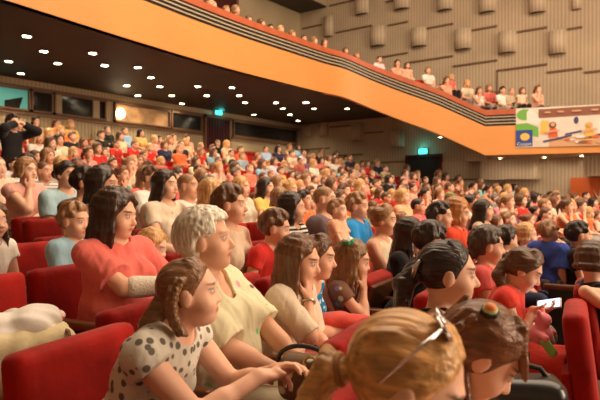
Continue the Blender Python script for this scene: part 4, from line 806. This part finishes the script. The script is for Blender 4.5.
def blonde_hair():
    K, o = H['blonde'], H['blonde']['o']; q = random.Random(5)
    def ex(K, p, q):
        r = []; kn = p(-.108, 0, -.035)
        for i in range(46):
            an = 2 * math.pi * i / 46 * 3; rad = (.012 + .026 * q.random()); d = V3(0, math.cos(an) * rad, math.sin(an) * rad)
            a, b_, c_ = kn + d * .35, kn + V3(-.032, 0, -.002) + d, kn + V3(-.06 + q.uniform(-.012, .012), 0, -.065) + d * 1.35
            e, f_ = kn + V3(-.065 + q.uniform(-.02, .02), q.uniform(-.02, .02), -.17) + d * 1.2, kn + V3(-.07 + q.uniform(-.03, .03), q.uniform(-.03, .03), -.29)
            r += [cap(a, b_, .011), cap(b_, c_, .012, .011), cap(c_, e, .011, .009), cap(e, f_, .009, .004)]
        return r
    h = link('hair', hair_mesh(K['P'], .005, 'up', n=84, vol=.010, r=.008, seed=8, tail=(-.104, 0, -.03), extra=ex, k=.004), o, MHAIRX, (.60, .33, .125))
    p = head_pt(K); b = MB().ring(p(-.114, 0, -.033), .026, .007, Matrix.Rotation(R(80), 4, 'Y')); t_ = b.build('hair_tie', mat('hair_tie_tan', (.35, .17, .06), .7), h, True)
    g = link('sunglasses', None); M_ = Matrix.Identity(4)
    for i in range(3):
        for j in range(3): M_[i][j] = K['Rh'][i, j]
    M_ = o.matrix_basis @ Matrix.Translation(Vector(p(.002, -.012, .120))) @ M_ @ Matrix.Rotation(R(-58), 4, 'Y'); g.matrix_basis = M_
    MLENS = mat('purple_lens', (.05, .02, .06), .08, spec=.9); MCHR = mat('chrome', (.75, .72, .75), .2, metal=1); s_ = K['hs']
    for y in (-1, 1):
        b = MB(); b.prism([(.01, (y * .034 + .028 * math.cos(a)) * s_, (.022 * math.sin(a)) * s_) for a in [2 * math.pi * i / 18 for i in range(18)]], (.006, 0, 0)); b.build('lens', MLENS, g)
        pts = [(.013, (y * .034 + .029 * math.cos(a)) * s_, (.023 * math.sin(a)) * s_) for a in [2 * math.pi * i / 16 for i in range(17)]]
        MB().tube(pts, .0028, 6).build('lens_rim', MCHR, g, True)
        MB().tube([(.010, y * .066 * s_, .006), (-.03, y * .086 * s_, .004), (-.12, y * .098 * s_, -.012)], [.004, .003, .0025], 6).build('temple', MCHR, g, True)
    MB().tube([(.013, -.008, .004), (.016, 0, .008), (.013, .008, .004)], .003, 6).build('bridge', MCHR, g, True)
    tag(g, 'dark purple sunglasses pushed up on the blond woman\'s head', 'sunglasses')
blonde_hair()
def slick_hair():
    K, o = H['slick'], H['slick']['o']
    h = link('hair', hair_mesh(K['P'], .005, 'up', n=80, vol=.008, r=.008, k=.004, seed=4, tail=(-.115, -.01, -.005), extra=lambda K, p, q: [cap(p(-.115, 0, -.005), p(-.16, 0, -.05), .034, .04)] + [cap(p(-.15 + q.uniform(-.02, .02), q.uniform(-.03, .03), -.04), p(-.17 + q.uniform(-.02, .02), q.uniform(-.05, .05), -.24), .022, .010) for i in range(16)]), o, MHAIRX, (.030, .018, .014))
    p = head_pt(K); b = MB(); b.tube([p(-.105, -.055, .05), p(-.120, -.045, .02), p(-.128, -.035, -.02)], [.006, .011, .006], 8); c = b.build('hair_clip', mat('silver', (.6, .58, .55), .3, metal=.9), h, True); c['label'] = 'silver hair clip'
    s_ = MB(); nb, sh = K['nb'], K['shR']; s_.tube([nb + V3(.075, -.03, -.02), nb + V3(.02, -.066, .012), nb + V3(-.06, -.05, .0), nb + V3(-.085, .0, -.02)], [.008] * 4, 8); s_.build('black_strap', MDARK, o, True)
slick_hair()
def small_flower(K, at_, name, label, cols, r=.03):
    p = head_pt(K); c = p(*at_); h = [x for x in K['o'].children if x.name.startswith('hair')][0]; n = unit(c - K['hd']); F_ = frame_x(n)
    f = []
    g = link(name, None, h); g['label'] = label
    for j, cc in enumerate(cols):
        pr_ = []
        for i in range(6): a = 2 * math.pi * i / 6 + j; pr_.append(ell(c + F_ @ (V3(.006 * j + .004, math.cos(a) * r * (.62 - .2 * j), math.sin(a) * r * (.62 - .2 * j))), (r * .42, r * .42, r * .42)))
        link('petals', net_mesh('petals', *Field(pr_, .004, .004).nets()), g, mat('petal_' + name + str(j), cc, .6))
small_flower(H['clip'], (-.045, -.055, .125), 'flower_clip', 'green and white flower hair clip', ((.04, .32, .16), (.8, .75, .68)), .036)
small_flower(H['bowed'], (-.07, -.07, .095), 'flower_clip', 'black clip with pale green and orange flowers', ((.015, .015, .015), (.45, .55, .22), (.75, .25, .08)), .023)
K = H['coral']; el, wr = K['el']['R'], K['wr']['R']
bd = link('bandage', net_mesh('bandage', *Field([cap(el + (wr - el) * .22, wr + (wr - el) * .12, .056, .043, False)], .006).nets()), K['o'], mat('bandage_white', (.78, .70, .58), .9, bump=.6, bscale=90)); bd['label'] = 'white bandage around the forearm'
K = H['longgirl']; el, wr = K['el']['R'], K['wr']['R']; c = wr + (el - wr) * .12
F_ = frame_x(wr - el); Mx = Matrix([list(F_[0]) + [0], list(F_[1]) + [0], list(F_[2]) + [0], [0, 0, 0, 1]]) @ Matrix.Rotation(R(90), 4, 'Y')
br = MB().ring(c, .029, .006, Mx).build('bracelet', mat('bracelet_silver', (.6, .5, .42), .35, metal=.8), K['o'], True)
K = H['shades']; p = head_pt(K); b = MB(); b.tube([p(.04, -.09, .055), p(.075, -.05, .085), p(.085, 0, .09), p(.075, .05, .085), p(.04, .09, .055)], [.006, .014, .010, .014, .006], 8); g = tag(b.build('sunglasses', MGLASS, None, True), 'sunglasses on the head of the light blue T-shirt woman', 'sunglasses'); g.matrix_basis = K['o'].matrix_basis.copy()
K = H['lanyard']; nb = K['nb']; T = K['T']; b = MB(); b.tube([nb + V3(-.04, -.06, .02), nb + V3(.05, -.07, -.03), nb + V3(.115, -.05, -.12), nb + V3(.135, 0, -.26)], .006, 6); b.tube([nb + V3(-.04, .06, .02), nb + V3(.05, .07, -.03), nb + V3(.115, .05, -.12), nb + V3(.135, 0, -.26)], .006, 6); b.build('lanyard', mat('lanyard_purple', (.10, .03, .10), .6), K['o'], True)
# phone in the girl's hands
K = H['phone']; pw = world(K, (K['wr']['R'] + K['wr']['L']) / 2 + V3(.075, 0, .04)); o = tag(link('smartphone', None), 'glowing smartphone in the hands of the girl in red', 'phone'); o.location = pw; o.rotation_euler = (R(38), R(-14), R(K['ang'] - 8))
MB().box((-.06, -.032, -.006), (.06, .032, .004), None, .003).build('case', mat('phone_white', (.7, .7, .72), .3), o); MB().box((-.053, -.028, .004), (.053, .028, .0055)).build('screen', mat('phone_screen', (.5, .7, 1), .2, emit=((.45, .72, 1), 2.6)), o)
def soft(name, label, cat, prims, m, v=.007, k=.03, ripple=0, parent=None, color=None):
    f = Field(prims, v, k, .01)
    if ripple: f.ripple(ripple, 28, 9)
    o = link(name, net_mesh(name, *f.nets()), parent, m, color)
    return tag(o, label, cat) if cat else o
def rel(o, p): return o.matrix_basis @ Vector(p)
# older lady's bag on her lap
K = H['lady']; c = at(308, 380, 1.98); o = tag(link('handbag', None), 'brown and cream handbag with dark strap on the older lady\'s lap', 'handbag'); o.location = c; o.rotation_euler.z = R(K['ang'])
soft('bag_body', '', None, [rbox((0, .02, 0), (.11, .06, .085), .045)], cell_pattern('bag_print', 16, .35, (.62, .54, .40), rnd=1, base=(.16, .10, .06)), .008, .02, .003, o)
MB().tube([(-.10 * math.cos(a), -.02 - .02 * math.sin(a), .06 + .065 * math.sin(a)) for a in [math.pi * i / 14 for i in range(15)]], .008, 8).build('strap', MDARK, o, True); MB().ring((.03, -.055, .07), .024, .005, Matrix.Rotation(R(80), 4, 'X')).build('buckle', mat('buckle_brass', (.5, .35, .15), .3, metal=.9), o, True)
# pale bag and white cloth on the seat behind the girl
bx, by_, bz = at(28, 334, 2.35); fz = floor_z(bx, by_); an = face_ang(bx, by_)
EMPTY = []
o = tag(link('shoulder_bag', None), 'cream shoulder bag with brown edging lying on seat at lower left', 'bag'); o.location = (bx, by_, bz - .24); o.rotation_euler.z = R(an + 60)
soft('bag_body', '', None, [rbox((0, 0, .13), (.18, .11, .13), .06)], mat('cream_canvas', (.66, .56, .34), .85, bump=.3, bscale=40), .009, .03, .006, o)
MB().tube([(.13, -.10, .03), (.155, -.115, .14), (.13, -.10, .25), (.13, .10, .25), (.155, .115, .14), (.13, .10, .03)], .008, 6).build('edging', MWOOD, o, True)
cx_, cy_, cz_ = at(12, 330, 2.4); q = random.Random(3)
soft('white_cloth', 'crumpled white cloth heaped on the cream bag at lower left', 'cloth', [ell((cx_ + q.uniform(-.10, .10), cy_ + q.uniform(-.10, .10), cz_ + q.uniform(-.05, .04)), (q.uniform(.05, .09), q.uniform(.05, .09), q.uniform(.05, .08)), rotz(q.uniform(0, 180))) for _ in range(12)], mat('white_cotton', (.76, .72, .66), .9, bump=.4, bscale=18), .009, .04, .008)
px_, py_, pz_ = at(60, 336, 2.4); soft('pink_scarf', 'folded pink and white striped scarf beside the cream bag', 'scarf', [ell((px_ + .05 * i, py_ + .03 * math.sin(i * 2), pz_ - .03 * i), (.06, .05, .03), rotz(30 * i)) for i in range(-2, 4)], stripes('pink_stripes', 14, (.75, .65, .6), 'DIAGONAL'), .008, .02, .003, color=(.72, .12, .13))
# black and blue bag of the bowing woman
gx, gy, gz = at(522, 392, 1.62); o = tag(link('handbag', None), 'black handbag with shiny blue edge in front of bowing woman', 'handbag'); o.location = (gx, gy, gz - .02); o.rotation_euler.z = R(25)
soft('bag_body', '', None, [rbox((0, 0, 0), (.115, .08, .065), .045)], mat('black_leather', (.012, .012, .015), .28, spec=.6), .008, .02, .002, o); soft('blue_edge', '', None, [cap((-.03, -.07, -.02), (.115, -.03, .0), .022, .016)], mat('blue_leather', (.02, .05, .45), .25, spec=.6), .006, .02, 0, o)
MB().tube([(-.08, 0, .05), (-.05, .01, .085), (0, .01, .095), (.05, .01, .085), (.08, 0, .05)], .008, 8).build('bag_handle', MDARK, o, True)
# red fabric and pink toy
K = H['bluedress']; c = world(K, V3(.34, -.02, .70)); soft('red_cloth', 'folded coral red cloth on the lap of blue sundress woman', 'cloth', [ell(Vector(c) + Vector((.05 * i, .03 * i, -.01 * abs(i))), (.09, .07, .032), rotz(25 * i)) for i in range(-1, 3)], MCLOTH, .008, .03, .004, color=(.66, .08, .06))
K = H['phone']; c = at(541, 345, 2.78); o = tag(link('plush_toy', None), 'small pink plush toy with green scarf on red dress lap', 'toy'); o.location = c
soft('toy_body', '', None, [ell((0, 0, .05), (.055, .05, .05)), ell((.01, 0, .12), (.04, .04, .036)), cap((0, .04, .06), (.04, .07, .05), .017), cap((0, -.04, .06), (.04, -.07, .05), .017), ell((.0, .03, .155), (.013, .013, .02)), ell((.0, -.03, .155), (.013, .013, .02))], mat('pink_plush', (.78, .22, .26), .95, sheen=.5), .006, .01, 0, o)
soft('toy_scarf', '', None, [cap((.03, -.05, .03), (.06, -.03, -.02), .022), cap((.06, -.03, -.02), (.04, .04, -.03), .02)], mat('green_knit', (.30, .52, .14), .9), .006, .01, 0, o)
# sandals and shoes
def shoes(K, name, m, infl=.012):
    for n_ in 'LR':
        an = K['an'][n_]; S = K['S']; f = Field([cap(an + V3(-.03, 0, -.028) * S, an + V3(.13, 0, -.046) * S, .036 * S + infl, .029 * S + infl)], .007); f.plane(an + V3(0, 0, .0), (0, 0, 1)); link(name, net_mesh(name, *f.nets()), K['o'], m)
shoes(H['polo'], 'shoe', MDARK); shoes(H['phone'], 'sandal', mat('sandal_brown', (.10, .05, .03), .6), .006)
# empty seats close to the camera
def near_seat(K, off, label, up=False, back=0):
    o = K['o']; a = R(face_ang(o.location.x, o.location.y)); x = o.location.x - math.sin(a) * off - math.cos(a) * back; y = o.location.y + math.cos(a) * off - math.sin(a) * back
    a2 = face_ang(x, y); seat(x, y, a2, floor_z(o.location.x, o.location.y) if not back else floor_z(x, y), up, label); USED.append((x, y))
near_seat(H['girl'], -.56, 'empty red velvet seat in lower left corner, beside polka-dot girl')
near_seat(H['coral'], -.57, 'empty red velvet seat beside the coral-shirted woman, left of her'); near_seat(H['coral'], -1.14, 'empty red velvet seat at left edge in coral-shirted woman\'s row')
near_seat(H['boyblue'], -.57, 'red seat with child at left edge, left of light blue boy') if False else None
near_seat(H['clip'], .60, 'folded-up seat with brown underside right of hair clip girl', True); near_seat(H['fairkid'], .02, '', False) if False else None
near_seat(H['shorthair'], .50, 'empty red velvet seat between short-haired woman and red-topped boy')
near_seat(H['navy'], -.57, back=-.16, label='red seat back in front of navy top person, at right edge'); near_seat(H['navy'], .60, 'red seat beyond the navy top person, beside the aisle') if False else None
# ---------------------------------------------------------------- the crowd: a few figures of each kind, repeated seat by seat
q = random.Random(77)
Ld, Rd = dict(w=(.30, .06, .10)), dict(w=(.30, -.06, .10))
KINDS = {
 'man':      (dict(man=1, girth=1.1, lean=-4, hy=6), dict(sleeve=.6), ('short', dict(n=40, vol=.010))),
 'large man': (dict(man=1, girth=1.3, belly=.6, plump=.6, lean=-4, hy=0, armR=dict(w=(.2, .1, .22)), armL=dict(w=(.2, -.1, .2))), dict(sleeve=.6, infl=.018), ('crop', dict(vol=.005))),
 'woman':    (dict(fem=1, lean=2, hy=10), dict(sleeve=.4), ('long', dict(L=.22, n=26))),
 'lady':     (dict(fem=1.1, girth=1.2, belly=.3, plump=.5, lean=0, hy=4), dict(sleeve=.6), ('bob', dict(L=.06, n=26, vol=.018))),
 'young woman': (dict(fem=.9, lean=10, hy=8, hp=4, armR=chinR, armL=dict(w=(.3, -.05, .14))), dict(sleeve=0), ('up', dict(n=22, vol=.009, extra=lambda K, p, q: [cap(p(-.115, 0, .03), p(-.155, 0, -.03), .03, .034), cap(p(-.155, 0, -.03), p(-.14, 0, -.16), .034, .012)]))),
 'boy':      (dict(S=.76, kid=.9, lean=4, hy=6), dict(sleeve=.6), ('short', dict(n=40, vol=.010))),
 'lad':      (dict(S=.86, kid=.4, lean=14, hy=0, hp=6, armR=dict(w=(.42, -.08, .1)), armL=dict(w=(.42, .08, .1))), dict(sleeve=.6), ('crop', dict(vol=.010))),
 'girl':     (dict(S=.76, kid=.9, lean=6, hy=8), dict(sleeve=.3), ('long', dict(L=.16, n=24, vol=.012))),
 'small girl': (dict(S=.68, kid=1, lean=2, hy=4, armR=dict(w=(.24, 0, .28)), armL=dict(w=(.24, .02, .26))), dict(sleeve=0), ('up', dict(n=20, vol=.007, extra=lambda K, p, q: [ell(p(-.115, 0, .06), (.038, .04, .04))]))),
}
MESHES = {}
def kind_meshes(kd, lod):
    if (kd, lod) not in MESHES:
        P, tk, hr = KINDS[kd]; P = dict(P); v = (.011, .016)[lod]; hk = dict(hr[1])
        if lod: hk['r'] = .019
        m = [('body', body_mesh(P, v, legs=not lod), MSKIN), ('shirt', top_mesh(P, v, **tk), MCLOTH), ('trousers', bottom_mesh(P, v * 1.3), MCLOTH), ('hair', hair_mesh(P, v, hr[0], **hk), MHAIR)]
        for n_, me, mm in m: me.materials.append(mm)
        MESHES[kd, lod] = m
    return MESHES[kd, lod]
PAL = [('coral', 10), ('red', 11), ('orange', 7), ('peach', 10), ('white', 11), ('cream', 9), ('beige', 5), ('pink', 8), ('yellow', 2), ('lightblue', 6), ('teal', 3), ('navy', 4), ('black', 5), ('grey', 3), ('green', 2), ('purple', 2)]
CN = dict(lightblue='light blue')
HP = {'m': [('dark', 4), ('brown', 6), ('light', 3), ('grey', 2)], 'f': [('dark', 4), ('brown', 5), ('auburn', 3), ('light', 4), ('blond', 5)]}
HN = dict(dark='dark', brown='brown', auburn='auburn', light='light brown', blond='blond', grey='grey', white='white')
def pick(L): return q.choices([a for a, _ in L], [w for _, w in L])[0]
CROWD = []
def sitter(kd, x, y, z, ang, lod, where, extra_scale=1):
    s = q.uniform(.93, 1.03) * extra_scale; P = KINDS[kd][0]; col, fem = pick(PAL), bool(P.get('fem')) or 'girl' in kd; hc = pick(HP['f' if fem else 'm'])
    cc = tuple(min(1, max(0, c * q.uniform(.85, 1.12))) for c in C[col]); root = None
    for n_, me, mm in kind_meshes(kd, lod):
        o = link('person' if root is None else n_, me, root)
        if root is None: root = o; o.color = (*SK[q.randrange(4)], 1)
        else: o.color = (*(cc if n_ == 'shirt' else HC[hc] if n_ == 'hair' else C[pick([('navy', 4), ('grey', 3), ('beige', 3), ('black', 3), ('brown', 2)])]), 1)
    root.location = (x, y, z + .45 * (1 - s)); root.scale = (s, s, s); root.rotation_euler.z = R(ang)
    root['category'] = 'person'; h = HN[hc]
    base = '%s-haired %s in %s top, %s' % (h.replace(' ', '-'), {'lad': 'older boy'}.get(kd, kd), CN.get(col, col), where)
    CROWD.append((px_of(x, y), base, root, where)); return root
def rank_labels(items, what):                                      # tells apart those whose descriptions coincide
    by = {}
    for px, base, o, where in items: by.setdefault(base, []).append((px, o))
    for base, L in by.items():
        L.sort(key=lambda a: a[0])
        for i, (px, o) in enumerate(L):
            o['label'] = base if len(L) == 1 else base + ', ' + (ordinal(i) + ' such from left')
            o['group'] = what
ROWN = {k: ('last row by rear wall' if k == 14 else '%s row from rear wall' % ordinal(14 - k)) for k in range(-1, 15)}
W_K = [('man', 3), ('large man', 2), ('woman', 5), ('lady', 4), ('young woman', 4), ('boy', 5), ('lad', 3), ('girl', 4), ('small girl', 3)]
SEATL = []
for k in range(1, 15):
    y = -3.0 + .28 * (k % 2)
    while y < 19.4:
        x, _ = row_xy(k, y); px = px_of(x, y); t = -.6 * x + .8 * y
        ok = -14 < px < 612 and t > 3 and x > WX + .8 and not (k <= 2 and y < 5.9) and not (k == 3 and y < 2.4 and px < 60 and False)
        if ok:
            dmin = min(math.hypot(x - a, y - c) for a, c in USED); z = row_z(k); ang = face_ang(x, y); ln = q.random()
            if dmin > .46:
                if k >= 3 or y > 6:
                    up = False; occ = .80 if t > 7 else .62
                    if k in (3, 4) and px < 70: occ = 0
                    if k >= 12 and 240 < px < 420: occ = .62
                    if ln < occ:
                        lod = 0 if t < 9 else 1
                        sitter(pick(W_K), x + q.uniform(-.04, .04), y + q.uniform(-.05, .05), z, ang + q.uniform(-9, 9), lod, ROWN[k])
                    if ln >= occ or t < 8 or q.random() < .42: SEATL.append((px, 'red velvet theatre seat, ' + ROWN[k], seat(x, y, ang, z), k))
            elif dmin > .3 and k >= 4: pass
        y += .56
# standing people at the back and in the far aisle
def stander(px, py, t, kd, where):
    x, y, zz = at(px, py, t); return None
# people at the balcony rail
NB = 0
def along(px):                                                     # the point of the balcony front seen at a column
    best = None
    for i in range(len(PATH) - 1):
        for j in range(24):
            f = j / 24; p = [PATH[i][c] + (PATH[i + 1][c] - PATH[i][c]) * f for c in range(3)]
            if -.6 * p[0] + .8 * p[1] < 2: continue
            e = abs(px_of(p[0], p[1]) - px)
            if best is None or e < best[0]: best = (e, p, path_norm(i))
    return best[1], best[2]
BAL = []
for px, up_, kd, col in [(168, .10, 'girl', None), (178, .12, 'woman', None), (189, .12, 'boy', None), (203, .16, 'lady', None), (214, .16, 'girl', None), (222, .12, 'lad', None), (230, .14, 'woman', 'white'), (241, .14, 'boy', None), (252, .26, 'lady', None), (264, .12, 'girl', None), (277, .16, 'woman', None), (286, .12, 'boy', None), (294, .16, 'girl', None), (306, .14, 'lady', None), (318, .16, 'boy', None), (328, .20, 'woman', None), (336, .22, 'young woman', 'white'), (352, .16, 'girl', None), (362, .16, 'boy', None), (378, .22, 'lad', None), (396, .32, 'young woman', 'peach'), (407, .34, 'girl', 'peach'), (430, .55, 'man', 'white'), (446, .30, 'young woman', 'peach'), (453, .60, 'girl', 'coral'), (470, .62, 'woman', 'cream'), (480, .44, 'young woman', 'white'), (491, .66, 'lady', 'coral'), (504, .50, 'man', 'white'), (512, .46, 'large man', 'beige'), (524, .44, 'girl', 'cream'), (535, .46, 'young woman', 'peach')]:
    p, n = along(px); dk = q.uniform(.5, .62) + (.45 if up_ > .5 else 0); x, y = p[0] - n.x * dk, p[1] - n.y * dk; ang = math.degrees(math.atan2(n.y, n.x)) * .6 + face_ang(x, y) * .4
    hd_ = skeleton(dict(KINDS[kd][0]))['hd'][2]; z = p[2] + 1.36 + up_ + (.10 if px < 400 else .14) - hd_
    o = sitter(kd, x, y, z, ang + q.uniform(-15, 15), 1, 'behind the balcony handrail'); o.location.z = z + 0
    o.scale = (1, 1, 1)
    if col:
        for c_ in o.children:
            if c_.name.startswith('shirt'): c_.color = (*C[col], 1)
        e = CROWD[-1]; bits = e[1].split(' in '); CROWD[-1] = (e[0], bits[0] + ' in ' + CN.get(col, col) + ' top, behind the balcony handrail', e[2], e[3])
    if up_ > .3 and min([9] + [math.hypot(x - o_[2].location.x, y - o_[2].location.y) for o_ in BAL]) > .5: s_ = seat(x, y, ang, z); BAL.append((px, 'red balcony seat behind the handrail', s_, 99))
for px in (415, 438, 461, 492, 498, 517):
    p, n = along(px); x, y = p[0] - n.x * .75, p[1] - n.y * .75
    if min([9] + [math.hypot(x - o_[2].location.x, y - o_[2].location.y) for o_ in BAL]) > .5: BAL.append((px, 'red balcony seat behind the handrail', seat(x, y, math.degrees(math.atan2(n.y, n.x)), p[2] + .72), 99))
# people standing at the back of the stalls
rank_labels(CROWD, 'audience in the rows')
SB = {}
for px, base, o, k in SEATL + BAL: SB.setdefault(base, []).append((px, o))
for base, L in SB.items():
    L.sort(key=lambda a: a[0])
    for i, (px, o) in enumerate(L): o['label'] = '%s, %s from left' % (base, ordinal(i)); o['group'] = 'red velvet theatre seats'
print('CROWD', len(CROWD), 'SEATS', len(SEATL) + len(BAL), 'HAND', len(H))
